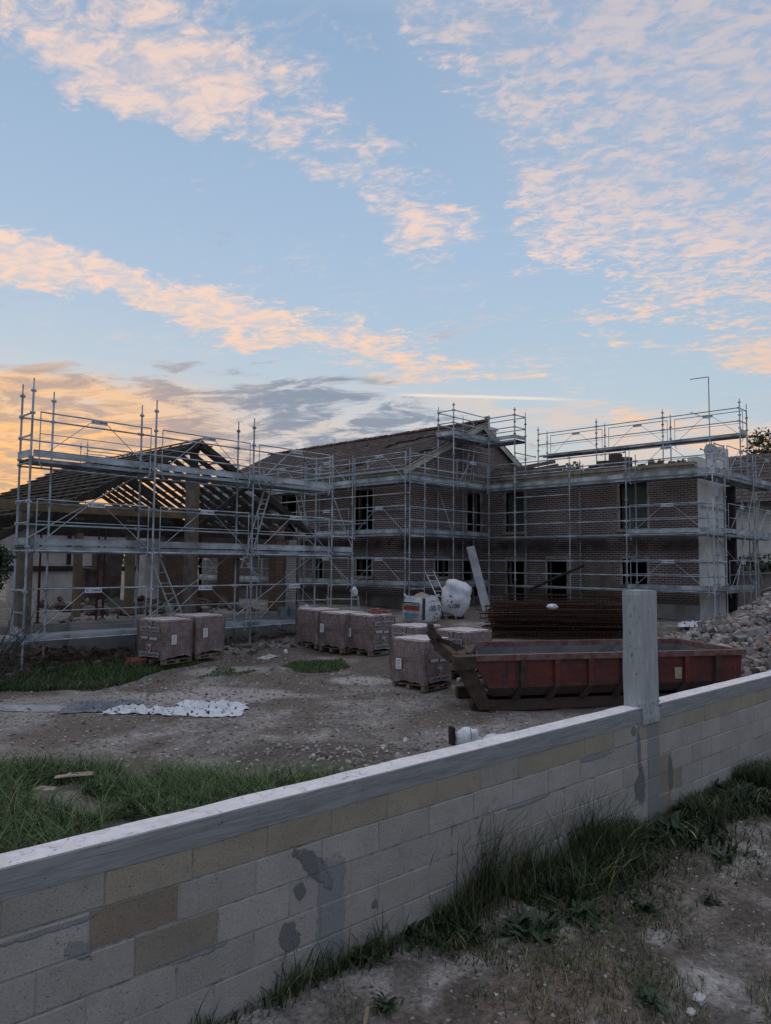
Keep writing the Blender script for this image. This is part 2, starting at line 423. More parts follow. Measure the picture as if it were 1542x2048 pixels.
ys = np.concatenate([[-900, -300, -100, -30, -12, -5, -2], np.arange(-.5, 13, .085), np.arange(13, 34, .2), [36, 40, 48, 60, 90, 150, 400, 1200]])
GX, GY = np.meshgrid(xs, ys, indexing='xy'); GZ = gz(GX, GY)
nx, ny = len(xs), len(ys); idx = np.arange(nx*ny).reshape(ny, nx)
GF = np.stack([idx[:-1, :-1], idx[:-1, 1:], idx[1:, 1:], idx[1:, :-1]], -1).reshape(-1, 4)
x, y = GX.ravel(), GY.ravel()
isf = (x*WN.x+y*WN.y < WP)
tone = np.empty((len(x), 3)); dust = np.array([.25, .232, .215]); dark = np.array([.095, .078, .066]); chalk = np.array([.46, .44, .42]); soil = np.array([.16, .125, .10])
n1 = fbm(x, y, .9, 5, 11)[:, None]; n2 = fbm(x, y, 3.1, 4, 21)[:, None]; n3 = fbm(x, y, 9., 3, 31)[:, None]
tone = dust*(.50+1.0*n2)*(.6+.8*n3) ; k = smooth(.44, .60, n1); tone = tone*(1-k*.75)+soil*.85*k*.75
def lay(c, m, a=1.): 
    global tone
    m = (np.clip(m, 0, 1)*a)[:, None]; tone = tone*(1-m)+c*m
lay(dark, zone(x, y, 6.6, 7.3, 1.7, .9, -.9, .6, 2), .75)
lay(dark, zone(x, y, 11.2, 14.8, 1.6, 1.3, 0, .5, 4), .7)
lay(dark, zone(x, y, 8.0, 18.4, 4.5, 1.5, 0, .4, 5), .8)
lay(chalk, zone(x, y, 11.2, 11.2, .75, .35, -.9, .5, 6), .8)
lay(chalk, zone(x, y, 8.0, 12.2, 1.6, .7, -.7, .8, 7), .7)
lay(chalk, zone(x, y, 9.8, 14.0, 1.2, .5, -.5, .8, 8), .45)
lay(np.array([.31, .29, .27]), zone(x, y, 5.6, 13.2, 2.6, .8, -.6, .5, 9), .7)
fr = isf.astype(float)
lay(np.array([.27, .235, .21]), fr*smooth(.35, .6, n2[:, 0]), .5)
lay(chalk*.95, fr*smooth(.52, .68, fbm(x, y, 2.2, 5, 41)), .8)
lay(dark*.8, fr*smooth(.44, .60, fbm(x, y, 2.6, 5, 51)), .7)
lay(np.array([.27, .19, .15]), zone(x, y, 4.1, 2.4, .7, .35, 0, .8, 12)*fr, .4)
gme = np_mesh('ground', np.stack([x, y, GZ.ravel()], -1), GF, attr_material('site_earth', .95, .05, 16., .62, 22.), np.clip(tone, 0, 1), True)
ground = struct(link('ground', gme))

def scatter_stones(name, label, pts, smin, smax, tones, kind='stuff', cat='gravel', flat=.6):
    n = len(pts); base = np.array([(1, 0, 0), (0, 1, 0), (-1, 0, 0), (0, -1, 0), (0, 0, 1), (0, 0, -1), ]) * 1.
    fc = np.array([(0, 1, 4), (1, 2, 4), (2, 3, 4), (3, 0, 4), (1, 0, 5), (2, 1, 5), (3, 2, 5), (0, 3, 5)])
    sc = smin + (smax-smin)*rng.random(n)**3
    a = rng.random(n)*6.283; ca, sa = np.cos(a), np.sin(a)
    V = base[None]*(.6+.8*rng.random((n, 6, 1))); V = V + (rng.random((n, 6, 3))-.5)*.5
    V[:, :, 2] *= flat; V *= sc[:, None, None]
    X = V[:, :, 0]*ca[:, None]-V[:, :, 1]*sa[:, None]+pts[:, 0:1]; Y = V[:, :, 0]*sa[:, None]+V[:, :, 1]*ca[:, None]+pts[:, 1:2]
    Z = V[:, :, 2]+pts[:, 2:3]+sc[:, None]*.15
    VV = np.stack([X, Y, Z], -1).reshape(-1, 3); FF = (fc[None]+6*np.arange(n)[:, None, None]).reshape(-1, 3)
    tn = np.array(tones)[rng.integers(0, len(tones), n)]*(.7+.6*rng.random((n, 1)))
    me = np_mesh(name, VV, FF, stone_m, np.repeat(tn, 6, axis=0))
    o = link(name, me); tag(o, label, cat); o['kind'] = kind; return o
def in_poly(px, py, poly):
    c = np.zeros(len(px), bool); j = len(poly)-1
    for i in range(len(poly)):
        xi, yi = poly[i]; xj, yj = poly[j]
        m = ((yi > py) != (yj > py)) & (px < (xj-xi)*(py-yi)/(yj-yi+1e-12)+xi); c ^= m; j = i
    return c
def fill_poly(n, poly):
    p = np.array(poly); out = []
    lo, hi = p.min(0), p.max(0); got = 0
    while got < n:
        q = lo+(hi-lo)*rng.random((n*2, 2)); q = q[in_poly(q[:, 0], q[:, 1], poly)]; out.append(q); got += len(q)
    return np.concatenate(out)[:n]
stt = [(.24, .215, .19), (.31, .29, .27), (.17, .14, .12), (.22, .16, .13), (.36, .34, .32), (.14, .12, .105)]
yardp = [(2.5, 10.5), (6.4, 5.3), (9.5, 4.6), (11.5, 8.5), (11.8, 12.5), (12.5, 16), (9, 16), (5, 17), (3.5, 14)]
q = fill_poly(15000, yardp); q = q[rng.random(len(q)) < .25+1.2*fbm(q[:, 0], q[:, 1], .8, 3, 61)**2*2]
scatter_stones('yard_gravel', 'pebbles and brick crumbs strewn over the bare earth of the yard', np.c_[q, gz(q[:, 0], q[:, 1])], .005, .040, stt)
frontp = [(2.0, 3.9), (3.2, 1.2), (9.5, .6), (13, 3.0)]
q = fill_poly(10000, frontp); q = q[(q@np.array([WN.x, WN.y]) < WP-.12)]
scatter_stones('verge_gravel', 'fine pale gravel and flint on the ground this side of the block wall', np.c_[q, gz(q[:, 0], q[:, 1])], .002, .020, stt)
# ------------------------------------------------------------------ grass
def blades(name, pts, hmin, hmax, w, lean, c1, c2, kind='stuff', label='', cat='grass', parent=None, dry=.06, link_it=True, seg=3):
    n = len(pts); h = hmin+(hmax-hmin)*rng.random(n)**1.3; a = rng.random(n)*6.283; b = a+rng.normal(0, .5, n)
    ln = lean*(.3+1.1*rng.random(n)); wd = w*(.6+.8*rng.random(n))
    ts = np.linspace(0, 1, seg+1); V = []
    px_, py_ = -np.sin(a), np.cos(a)
    for t in ts:
        ox = np.cos(b)*ln*h*t**1.8; oy = np.sin(b)*ln*h*t**1.8; oz = h*t*(1-.25*ln*t)
        ww = wd*(1-t**1.5)*.5+.0004
        for s in (-1, 1): V.append(np.stack([pts[:, 0]+ox+s*px_*ww, pts[:, 1]+oy+s*py_*ww, pts[:, 2]-.01+oz], -1))
    V = np.stack(V, 1); m = 2*(seg+1)
    f = np.array([(2*i, 2*i+1, 2*i+3, 2*i+2) for i in range(seg)]); FF = (f[None]+m*np.arange(n)[:, None, None]).reshape(-1, 4)
    t = rng.random((n, 1)); tn = np.array(c1)*(1-t)+np.array(c2)*t; d = rng.random(n) < dry; tn[d] = np.array([.22, .19, .10])*(.7+.6*rng.random((d.sum(), 1)))
    tn = tn*(.45+1.25*rng.random((n, 1))**1.5)
    me = np_mesh(name, V.reshape(-1, 3), FF, blade_m, np.repeat(tn, m, axis=0))
    if not link_it: return me
    o = link(name, me, parent)
    if not parent: tag(o, label, cat, kind=kind)
    return o
def clumpy(q, s, thr, seed): return q[fbm(q[:, 0], q[:, 1], s, 3, seed) > thr]
def at(q): return np.c_[q, gz(q[:, 0], q[:, 1])]
gA, gB = (.035, .075, .022), (.10, .16, .045)
lawn = [(1.0, 4.25), (3.5, 4.1), (5.9, 4.0), (6.5, 4.6), (6.0, 6.3), (5.6, 6.7), (5.0, 7.4), (4.4, 8.4), (3.7, 9.3), (3.0, 9.9), (1, 8.6)]
q = fill_poly(56000, lawn); q = clumpy(q, 1.1, .38, 71)
hh = fbm(q[:, 0], q[:, 1], 1.2, 3, 72)
tall, low = q[hh > .5], q[hh <= .5]
blades('yard_grass', np.concatenate([at(tall), at(low)]), .06, .40, .011, 1.15, gA, (.13, .19, .07), label='lush ragged grass growing in the yard behind the block wall', dry=.05)
q = clumpy(fill_poly(5000, [(5.6, 6.9), (6.6, 4.9), (8.2, 5.0), (6.6, 6.6)]), 1.4, .55, 73)
blades('grass_clump', at(q), .06, .22, .009, .7, gA, gB, label='sparse grass tufts at the edge of the lush grass, by the dark earth')
q = clumpy(fill_poly(24000, [(4.6, 15.6), (5.9, 14.7), (6.5, 14.1), (7.3, 14.5), (8.5, 15.2), (9.6, 15.3), (9, 16.0), (8.75, 17.1), (7.6, 17.5), (5.0, 17.4)]), .7, .30, 74)
blades('bank_grass', at(q), .06, .20, .012, .8, (.03, .065, .025), (.075, .12, .04), label='dark low grass in front of the barn scaffold and brick pallets')
q = clumpy(fill_poly(5000, [(10.3, 13.6), (10.4, 12.9), (11.3, 12.3), (11.7, 12.35), (12.2, 13.2), (11.4, 13.8)]), 1.1, .44, 75)
blades('patch_grass', at(q), .04, .13, .011, .8, gA, gB, label='small green grass patch in the middle of the yard by the pallets')
q = clumpy(fill_poly(5000, [(7.4, 14.4), (9.7, 13.4), (10.3, 13.6), (9.3, 15.2), (8.3, 15.2)]), 1.0, .52, 76)
blades('thin_grass', at(q), .03, .10, .011, .8, gA, gB, label='thin grass on the bare ground in front of the two left pallets')
# this side of the wall: tall dark verge
wl = lambda s, o: (WD.x*s+WN.x*(WP-o), WD.y*s+WN.y*(WP-o))
n = 34000; s_ = 1.7+10.5*rng.random(n)**.85; o_ = np.abs(rng.normal(0, 1, n))
wid = np.where(s_ < 3.6, .06, np.where(s_ < 6.0, .26, .24)); prof = fbm(s_, s_*0, 1.1, 3, 77)
o_ = .02+o_*wid; keep = (prof > .40) & (o_ < 1.2) & ((s_ > 3.75) | (rng.random(n) < .10)); s_, o_ = s_[keep], o_[keep]
q = np.stack([WD.x*s_+WN.x*(WP-o_), WD.y*s_+WN.y*(WP-o_)], -1)
vA, vB = (.028, .048, .020), (.065, .095, .036)
hk = fbm(q[:, 0], q[:, 1], 2.0, 3, 79)
for nm, lo_, hi_, h0, h1, lab_ in (('verge_grass', 0., .46, .03, .12, 'dark short grass along the foot of the block wall'), ('verge_tall_grass', .46, .56, .05, .20, 'dark middling grass clumps along the foot of the block wall'), ('verge_spikes', .56, 1., .08, .34, 'tall spiky dark grass clumps along the foot of the block wall')):
    k_ = (hk >= lo_) & (hk < hi_); blades(nm, at(q[k_]), h0, h1, .010, .8, vA, vB, label=lab_, dry=.10)
n = 9000; s_ = 4.0+9.5*rng.random(n); o_ = .03+np.abs(rng.normal(0, 1, n))*np.interp(s_, [4, 6, 7.5, 9, 12], [.16, .30, .42, .50, .50])
q = np.stack([WD.x*s_+WN.x*(WP-o_), WD.y*s_+WN.y*(WP-o_)], -1); q = clumpy(q, 2.6, .50, 83); q = q[(q@np.array([WN.x, WN.y]) < WP-.03)]
blades('verge_weeds', at(q), .05, .24, .030, .95, (.016, .030, .014), (.040, .062, .025), label='tangle of dark broad-leaved weeds at the foot of the block wall', cat='weeds', dry=.04, seg=4)
q = fill_poly(42000, frontp); q = q[(q@np.array([WN.x, WN.y]) < WP-.2)]; q = clumpy(q, 1.5, .55, 78)
blades('sparse_grass', at(q), .02, .11, .005, .8, vA, (.10, .12, .05), label='sparse short grass dotted over the gravelly foreground', dry=.25)
def tuft(px, py, n, r, hmin, hmax, label, w=.006, lean=.6):
    q = np.stack([px+rng.normal(0, r, n), py+rng.normal(0, r, n)], -1)
    root = thing('grass_tuft', label, 'grass tuft', (px, py, float(gz(px, py))))
    me = blades('blades', at(q), hmin, hmax, w, lean, vA, vB, link_it=False, dry=.10, seg=4); link('leaf_blades', me, root)
for px, py, n, r, a, b, lab in [
    (4.85, 3.66, 1000, .14, .25, .85, 'tallest dark grass tuft against the wall, right of the vertical mortar strip'),
    (5.35, 3.60, 900, .18, .20, .62, 'tall dark grass tuft just right of the tallest tuft by the wall'),
    (6.25, 3.55, 1000, .20, .25, .74, 'broad tall grass tuft leaning on the wall left of the pillar'),
    (4.45, 3.55, 600, .14, .12, .40, 'dense low grass tuft at the left foot of the tallest tuft'),
    (2.45, 4.0, 60, .09, .10, .26, 'thin grass tuft at the bottom left foot of the wall'),
    (3.05, 3.78, 90, .09, .08, .24, 'small grass tuft at the wall foot in the bottom middle')]:
    tuft(px, py, n, r, a, b, lab)
def rosette(px, py, n, L, label, up_=.5):
    """broad-leaved weed: long leaves from one crown"""
    z0 = float(gz(px, py)); root = thing('broadleaf_weed', label, 'weed', (px, py, z0)); V = []; F = []; T = []
    for i in range(int(n*2.6)):
        a = rng.random()*6.283; l = L*(.25+.6*rng.random()); e = up_*(.3+1.9*rng.random()); w = l*(.09+.09*rng.random()); jx, jy = rng.normal(0, L*.28, 2); o = len(V); m = 5
        for k in range(m+1):
            t = k/m; r = l*t*math.cos(e*(1-.4*t)); z = l*(math.sin(e)*t - .45*t*t*math.cos(e)); ww = w*math.sin(math.pi*min(1, .12+.88*t))**.8 if t < 1 else .001
            for s in (-1, 0, 1):
                V.append((px+jx+math.cos(a)*r-math.sin(a)*s*ww, py+jy+math.sin(a)*r+math.cos(a)*s*ww, z0+z+abs(s)*ww*.35+.01))
        for k in range(m):
            for s in (0, 1): F.append((o+3*k+s, o+3*k+s+1, o+3*k+s+4, o+3*k+s+3))
        c = np.array([.026, .045, .022])*(.6+1.1*rng.random()); T += [c]*(3*(m+1))
    link('leaves', np_mesh('leaves', V, F, leaf_m, np.array(T), True), root)
for px, py, n, L, lab in [
    (4.68, 3.02, 46, .24, 'bushy broadleaf weed standing alone on the gravel in front of the tall grass'),
    (5.15, 2.86, 26, .17, 'flat broadleaf weed on the gravel, right of the bushy one'),
    (4.05, 3.62, 26, .26, 'broadleaf weed at the foot of the wall right of the vertical mortar strip'),
    (3.55, 3.62, 22, .20, 'broadleaf weed low at the wall under the vertical mortar strip'),
    (6.75, 3.2, 30, .26, 'spiky broadleaf weed at the wall foot left of the pillar base'),
    (7.45, 3.12, 34, .28, 'spiky broadleaf weed right below the pillar'),
    (8.1, 3.1, 34, .28, 'broadleaf weed at the wall foot right of the pillar'),
    (9.0, 3.0, 36, .32, 'broadleaf weed by the wall, second one right of the pillar'),
    (9.9, 2.9, 40, .36, 'dark broadleaf weed by the wall near the right edge'),
    (6.1, 2.25, 16, .13, 'small broadleaf weed on the gravel at the right'),
    (5.6, 2.55, 20, .16, 'sprawling weed in the middle of the right-hand gravel'),
    (7.1, 2.5, 20, .18, 'low weed on the gravel below the pillar, nearer the camera'),
    (4.4, 2.0, 18, .15, 'yellow-green weed by the small earth mound'),
    (3.3, 3.15, 14, .13, 'small weed at the bottom middle of the frame')]:
    rosette(px, py, n, L, lab)
q = np.stack([5.9+rng.normal(0, .55, 2600), 3.05+rng.normal(0, .22, 2600)], -1)
blades('creeping_weed', at(q), .02, .10, .014, .9, vA, (.05, .085, .03), label='mat of creeping green weed in front of the tall grass', cat='ground cover')

# ------------------------------------------------------------------ block wall and pillar
PATCH = [(2.90, -1.97, .06, .20, -.75, 0), (2.80, -2.10, .04, .05, 0, 0), (2.72, -2.36, .065, .10, -.2, 0), (7.04, -2.29, .10, .17, 0, 0), (7.70, -2.27, .055, .19, -.05, 0), (3.43, -2.365, .035, .03, 0, 0),
    (7.03, -1.92, .035, .22, 0, 2), (6.93, -1.70, .05, .05, 0, 2), (3.05, -2.32, .115, .36, 0, 1), (7.33, -2.15, .13, .55, 0, 1), (1.30, -1.85, .22, .016, 0, 1), (1.42, -2.0, .08, .04, .5, 1), (2.1, -2.24, .2, .02, 0, 1), (6.2, -1.84, .3, .025, 0, 1), (5.2, -2.04, .3, .02, 0, 1)]
def patches(t, v, c, h):
    """mortar repairs thrown on the wall face: each with its own place, ragged edge and thickness"""
    x, y, z = t.sep(v); s_ = t.m('ADD', t.m('MULTIPLY', x, WD.x), t.m('MULTIPLY', y, WD.y))
    n = t.m('ADD', t.m('MULTIPLY', t.m('SUBTRACT', t.noise(v, 9., 3, .6, .4), .5), 2.2), t.m('MULTIPLY', t.m('SUBTRACT', t.noise(v, 38., 5, .7), .5), 1.0)); fine = t.noise(v, 70., 4, .7)
    cols = ((.155, .158, .162), (.225, .24, .25), (.15, .175, .19))
    for cx, cz, rx, rz, ang, kind in PATCH:
        ds, dz_ = t.m('SUBTRACT', s_, cx), t.m('SUBTRACT', z, cz); ca, sa = math.cos(ang), math.sin(ang)
        u = t.m('DIVIDE', t.m('ADD', t.m('MULTIPLY', ds, ca), t.m('MULTIPLY', dz_, -sa)), rx); w = t.m('DIVIDE', t.m('ADD', t.m('MULTIPLY', ds, sa), t.m('MULTIPLY', dz_, ca)), rz)
        if kind == 1 and rz > .3: d = t.m('MAXIMUM', t.m('ABSOLUTE', u), t.m('ABSOLUTE', w))
        else: d = t.m('SQRT', t.m('ADD', t.m('MULTIPLY', u, u), t.m('MULTIPLY', w, w)))
        m_ = t.ss(t.m('ADD', d, t.m('MULTIPLY', n, .30 if (kind == 1 and rz > .3) else .8)), 1.08, .86)
        k = t.lin(fine, .3, .7, .8, 1.2); cc_ = cols[kind]
        c = t.mix(t.m('MULTIPLY', m_, .92 if kind != 1 else .8), c, t.mix(1., cc_, t.comb(k, k, k), 'MULTIPLY')); h = t.m('ADD', h, t.m('MULTIPLY', m_, 1.2))
    return c, h
def block_mat():
    m = bpy.data.materials.new('concrete_block'); m.use_nodes = True; t = NT(m.node_tree); b = m.node_tree.nodes['Principled BSDF']
    v = t.n('ShaderNodeTexCoord').outputs['Object']; a = t.n('ShaderNodeAttribute', attribute_name='tone')
    k = t.lin(t.noise(v, 90., 4, .7), .25, .75, .80, 1.2); k2 = t.lin(t.noise(v, 3.2, 6, .65), .25, .75, .84, 1.12)
    c = t.mix(1., a.outputs['Color'], t.comb(k, k, k), 'MULTIPLY'); c = t.mix(1., c, t.comb(k2, k2, k2), 'MULTIPLY')
    pit = t.ss(t.noise(v, 75., 2, .5), .67, .73); c = t.mix(t.m('MULTIPLY', pit, .45), c, (.14, .13, .12))
    sm = t.ss(t.noise(v, 2.3, 7, .75, .8), .60, .68); c = t.mix(t.m('MULTIPLY', sm, .55), c, (.25, .255, .26))
    c, h_ = patches(t, v, c, t.m('SUBTRACT', t.noise(v, 80., 5, .7), pit))
    t.put(b.inputs['Base Color'], c); b.inputs['Roughness'].default_value = .95; b.inputs['Specular IOR Level'].default_value = .2
    bn = t.n('ShaderNodeBump'); bn.inputs['Distance'].default_value = .006; t.put(bn.inputs['Height'], h_); t.put(b.inputs['Normal'], bn.outputs[0])
    return m
def bed_mat():
    m = bpy.data.materials.new('joint_mortar'); m.use_nodes = True; t = NT(m.node_tree); b = m.node_tree.nodes['Principled BSDF']
    v = t.n('ShaderNodeTexCoord').outputs['Object']
    c = t.mix(t.ss(t.noise(v, 9., 6, .75), .46, .64), (.33, .325, .31), (.15, .15, .15))
    c, h_ = patches(t, v, c, t.noise(v, 50., 5, .7)); t.put(b.inputs['Base Color'], c); b.inputs['Roughness'].default_value = .95
    return m
BT = block_mat()
wall = thing('block_wall', 'long low pale concrete block wall with poured coping and one pillar, crossing the foreground', 'garden wall', tuple(WD*7.24+WN*(WP+.1)+Vector((0, 0, -2.67))))
S0, S1 = -1.2, 17.0
def wp(s, d, z): return WD*s + WN*(WP+d) + Vector((0, 0, z))
mbm = MB(); 
def wbox(mb, s0, s1, d0, d1, z0, z1, mi=0):
    mb.hexa([wp(s0, d0, z0), wp(s1, d0, z0), wp(s1, d1, z0), wp(s0, d1, z0), wp(s0, d0, z1), wp(s1, d0, z1), wp(s1, d1, z1), wp(s0, d1, z1)], mi)
wbox(mbm, S0, S1, .0045, .188, -2.8, -1.64)
mbm.obj('mortar_bed', bed_mat(), wall)
V, Fc, T = [], [], []
rows = [(-1.815, -1.640, .04), (-2.022, -1.822, .465), (-2.235, -2.030, .215), (-2.445, -2.243, .46), (-2.66, -2.453, .20)]
for ri, (z0, z1, off) in enumerate(rows):
    k = int((S0-off)/.5)-1; s = off+.5*k
    while s < S1:
        a, b = max(s+.002, S0), min(s+.5-.002, S1)
        if b > a+.05:
            jz = random.uniform(-.003, .003); jd = random.uniform(-.0035, .0035)
            if ri == 0: c = np.array([.335, .30, .235]) if random.random() < .8 else np.array([.35, .33, .29])
            elif random.random() < .06: c = np.array([.29, .26, .21])
            else: c = np.array([.385, .365, .335])
            if ri == 1 and abs(s-1.465) < .1: c = np.array([.255, .215, .165])
            c = c*random.uniform(.93, 1.06); bz = .006; o = len(V)
            for d, e in ((0+jd, bz), (bz+jd, 0), ):
                for (ss_, zz) in ((a+e, z0+e+jz), (b-e, z0+e+jz), (b-e, z1-e+jz), (a+e, z1-e+jz)): V.append(wp(ss_, d, zz))
            for (ss_, zz) in ((a, z0), (b, z0), (b, z1), (a, z1)): V.append(wp(ss_, .19, zz))
            Fc += [(o, o+1, o+2, o+3)]
            for i in range(4):
                j = (i+1) % 4; Fc += [(o+4+i, o+4+j, o+j, o+i), (o+8+i, o+8+j, o+4+j, o+4+i)]
            Fc += [(o+11, o+10, o+9, o+8)]
            T += [c]*12
        s += .5
me = np_mesh('blocks', [tuple(v) for v in V], Fc, BT, np.array(T)); link('concrete_blocks', me, wall)
# coping: slightly uneven, board-marked front, trowelled light top
def coping(s0, s1, name):
    mb = MB(); n = int((s1-s0)/.06); vs = []
    for i in range(n+1):
        s = s0+(s1-s0)*i/n; r1 = (noise.noise(Vector((s*3, 0, 1)))*.008); r2 = noise.noise(Vector((s*9, 3, 1)))*.004; r3 = noise.noise(Vector((s*2.2, 8, 1)))*.010
        vs += [wp(s, -.004+r2*.4, -1.64+r3*.7), wp(s, -.006, -1.56), wp(s, -.005+r2, -1.493+r1*.3), wp(s, .004, -1.487+r1*.3), wp(s, .10, -1.485+r2), wp(s, .193+r3, -1.488+r1*.4), wp(s, .20+r3, -1.497), wp(s, .20, -1.66)]
    k = 8
    for i in range(n):
        for j in range(k-1):
            mb.add([vs[i*k+j], vs[(i+1)*k+j], vs[(i+1)*k+j+1], vs[i*k+j+1]], [(0, 1, 2, 3)], 1 if j in (3, 4) else 0, False)
        mb.add([vs[i*k], vs[i*k+7], vs[(i+1)*k+7], vs[(i+1)*k]], [(0, 1, 2, 3)], 0)
    for e in (0, n): mb.add([vs[e*k+j] for j in range(k)], [tuple(range(k))], 0)
    return mb.obj(name, [cop_side, cop_top], wall)
def coping_mats():
    m = bpy.data.materials.new('coping_side'); m.use_nodes = True; t = NT(m.node_tree); b = m.node_tree.nodes['Principled BSDF']
    v = t.n('ShaderNodeTexCoord').outputs['Object']
    st = t.n('ShaderNodeVectorMath', operation='MULTIPLY'); t.put(st.inputs[0], v); st.inputs[1].default_value = (1.4, 1.4, 22.)
    n = t.noise(st.outputs[0], 1.6, 6, .65, 1.2); n2 = t.noise(v, 3., 5, .6)
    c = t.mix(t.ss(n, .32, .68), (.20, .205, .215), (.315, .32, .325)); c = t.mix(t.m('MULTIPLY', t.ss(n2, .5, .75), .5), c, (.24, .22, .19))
    pit = t.ss(t.noise(v, 38., 3, .5), .70, .76); c = t.mix(t.m('MULTIPLY', pit, .7), c, (.07, .07, .07))
    t.put(b.inputs['Base Color'], c); b.inputs['Roughness'].default_value = .85
    bn = t.n('ShaderNodeBump'); bn.inputs['Distance'].default_value = .006; t.put(bn.inputs['Height'], t.m('SUBTRACT', n, pit)); t.put(b.inputs['Normal'], bn.outputs[0])
    m2 = bpy.data.materials.new('coping_top'); m2.use_nodes = True; t = NT(m2.node_tree); b = m2.node_tree.nodes['Principled BSDF']
    v = t.n('ShaderNodeTexCoord').outputs['Object']
    n = t.noise(v, 7., 7, .7, .8); crack = t.ss(t.noise(v, 16., 6, .7, 1.5), .60, .68)
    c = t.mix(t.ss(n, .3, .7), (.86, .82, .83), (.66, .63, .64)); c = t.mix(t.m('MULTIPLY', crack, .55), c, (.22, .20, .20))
    t.put(b.inputs['Base Color'], c); b.inputs['Roughness'].default_value = .8
    bn = t.n('ShaderNodeBump'); bn.inputs['Distance'].default_value = .01; t.put(bn.inputs['Height'], t.m('SUBTRACT', n, crack)); t.put(b.inputs['Normal'], bn.outputs[0])
    return m, m2
cop_side, cop_top = coping_mats()
coping(S0, 7.085, 'coping'); coping(7.46, S1, 'coping')
# pillar
def pillar_mat():
    m = bpy.data.materials.new('cast_pillar'); m.use_nodes = True; t = NT(m.node_tree); b = m.node_tree.nodes['Principled BSDF']
    v = t.n('ShaderNodeTexCoord').outputs['Object']
    st = t.n('ShaderNodeVectorMath', operation='MULTIPLY'); t.put(st.inputs[0], v); st.inputs[1].default_value = (9., 9., 1.6)
    n = t.noise(st.outputs[0], 1.5, 7, .68, .6); n2 = t.noise(v, 2.4, 5, .6)
    c = t.mix(t.ss(n, .34, .66), (.30, .32, .325), (.42, .44, .445)); c = t.mix(t.m('MULTIPLY', t.ss(n2, .45, .7), .35), c, (.26, .29, .295))
    st2 = t.n('ShaderNodeVectorMath', operation='MULTIPLY'); t.put(st2.inputs[0], v); st2.inputs[1].default_value = (1., 1., .45)
    pit = t.ss(t.noise(st2.outputs[0], 34., 2, .5), .66, .72); c = t.mix(t.m('MULTIPLY', pit, .65), c, (.10, .11, .11))
    t.put(b.inputs['Base Color'], c); b.inputs['Roughness'].default_value = .75
    bn = t.n('ShaderNodeBump'); bn.inputs['Distance'].default_value = .006; t.put(bn.inputs['Height'], t.m('SUBTRACT', t.m('MULTIPLY', n, .5), pit)); t.put(b.inputs['Normal'], bn.outputs[0])
    return m
pm = pillar_mat()
mb = MB(); pz = [-1.66, -1.60, -1.50, -1.42, -1.1, -.7, -.32, -.275]
rings = []
for z in pz:
    e = .010 if z > -1.45 else .018; top = .004 if z > -.3 else 0
    j = lambda: random.uniform(-.004, .004)
    rings.append([wp(7.09+top+j(), -e+top+j(), z), wp(7.44-top+j(), -e+top+j(), z), wp(7.44-top+j(), .20-top+j(), z), wp(7.09+top+j(), .20-top+j(), z)])
for a, b in zip(rings[:-1], rings[1:]):
    for i in range(4): j = (i+1) % 4; mb.add([a[i], a[j], b[j], b[i]], [(0, 1, 2, 3)])
mb.add(rings[-1], [(0, 1, 2, 3)], 0)
mb.obj('pillar', pm, wall)
def smear(name, pts, d, mat, depth=.006, mi=0):
    """lump of mortar stuck on the wall face with a ragged outline"""
    out = []; n = len(pts)
    for i in range(n):
        a, b = pts[i], pts[(i+1) % n]
        for k in range(5):
            t = k/5; out.append((a[0]*(1-t)+b[0]*t+random.uniform(-.008, .008), a[1]*(1-t)+b[1]*t+random.uniform(-.008, .008)))
    mb = MB(); m = len(out); cx = sum(p[0] for p in out)/m; cz = sum(p[1] for p in out)/m
    vs = [wp(p[0], .002, p[1]) for p in out] + [wp(cx+(p[0]-cx)*.9, -d, cz+(p[1]-cz)*.9) for p in out] + [wp(cx, -d-.002, cz)]
    fs = [(i, (i+1) % m, m+(i+1) % m, m+i) for i in range(m)] + [(m+i, m+(i+1) % m, 2*m) for i in range(m)]
    mb.add(vs, fs, 0); return mb.obj(name, mat, wall)
material('grey_mortar', (.255, .265, .275), .85, 0, .2, 5., .004, 40.)
# stones on the coping by the pillar base
cr = MB()
for i in range(26):
    s = random.uniform(7.0, 7.5); 
    a = wp(s, random.choice([-.014, -.012]), random.uniform(-1.52, -1.44)); r = random.uniform(.004, .014)
    cr.box(a.x-r, a.x+r, a.y-r*.5, a.y+r, a.z-r*.6, a.z+r*.6, 0, None, r*.4)
cr.obj('mortar_crumbs', MATS['grey_mortar'], wall)
# ------------------------------------------------------------------ scaffolding
sign_m = material('sign_plate', (.62, .66, .70), .5, 0, .05, 8.)
def plate_mesh(written=True, back=False):
    mb = MB(); w, h = .40, .115
    mb.box(-w/2, w/2, -.012, -.002, -h/2, h/2, 0)
    if written:
        add_text(mb, 'COMABI', (.045, -.0145, 0), (1, 0, 0), (0, 0, 1), .27, .058, 1)
        flat_poly(mb, [(-.176, -.03), (-.118, -.03), (-.118, .03), (-.176, .03)], (0, -.014, 0), (1, 0, 0), (0, 0, 1), 1)
        for k in (-.012, .012): flat_poly(mb, [(-.168, k-.006), (-.126, k-.006), (-.126, k+.006), (-.168, k+.006)], (0, -.0155, 0), (1, 0, 0), (0, 0, 1), 0)
    return mb.mesh('sign_plate', [sign_m, ink_b])
PLATE, PLATE_B = plate_mesh(), plate_mesh(False)
_gf = {}
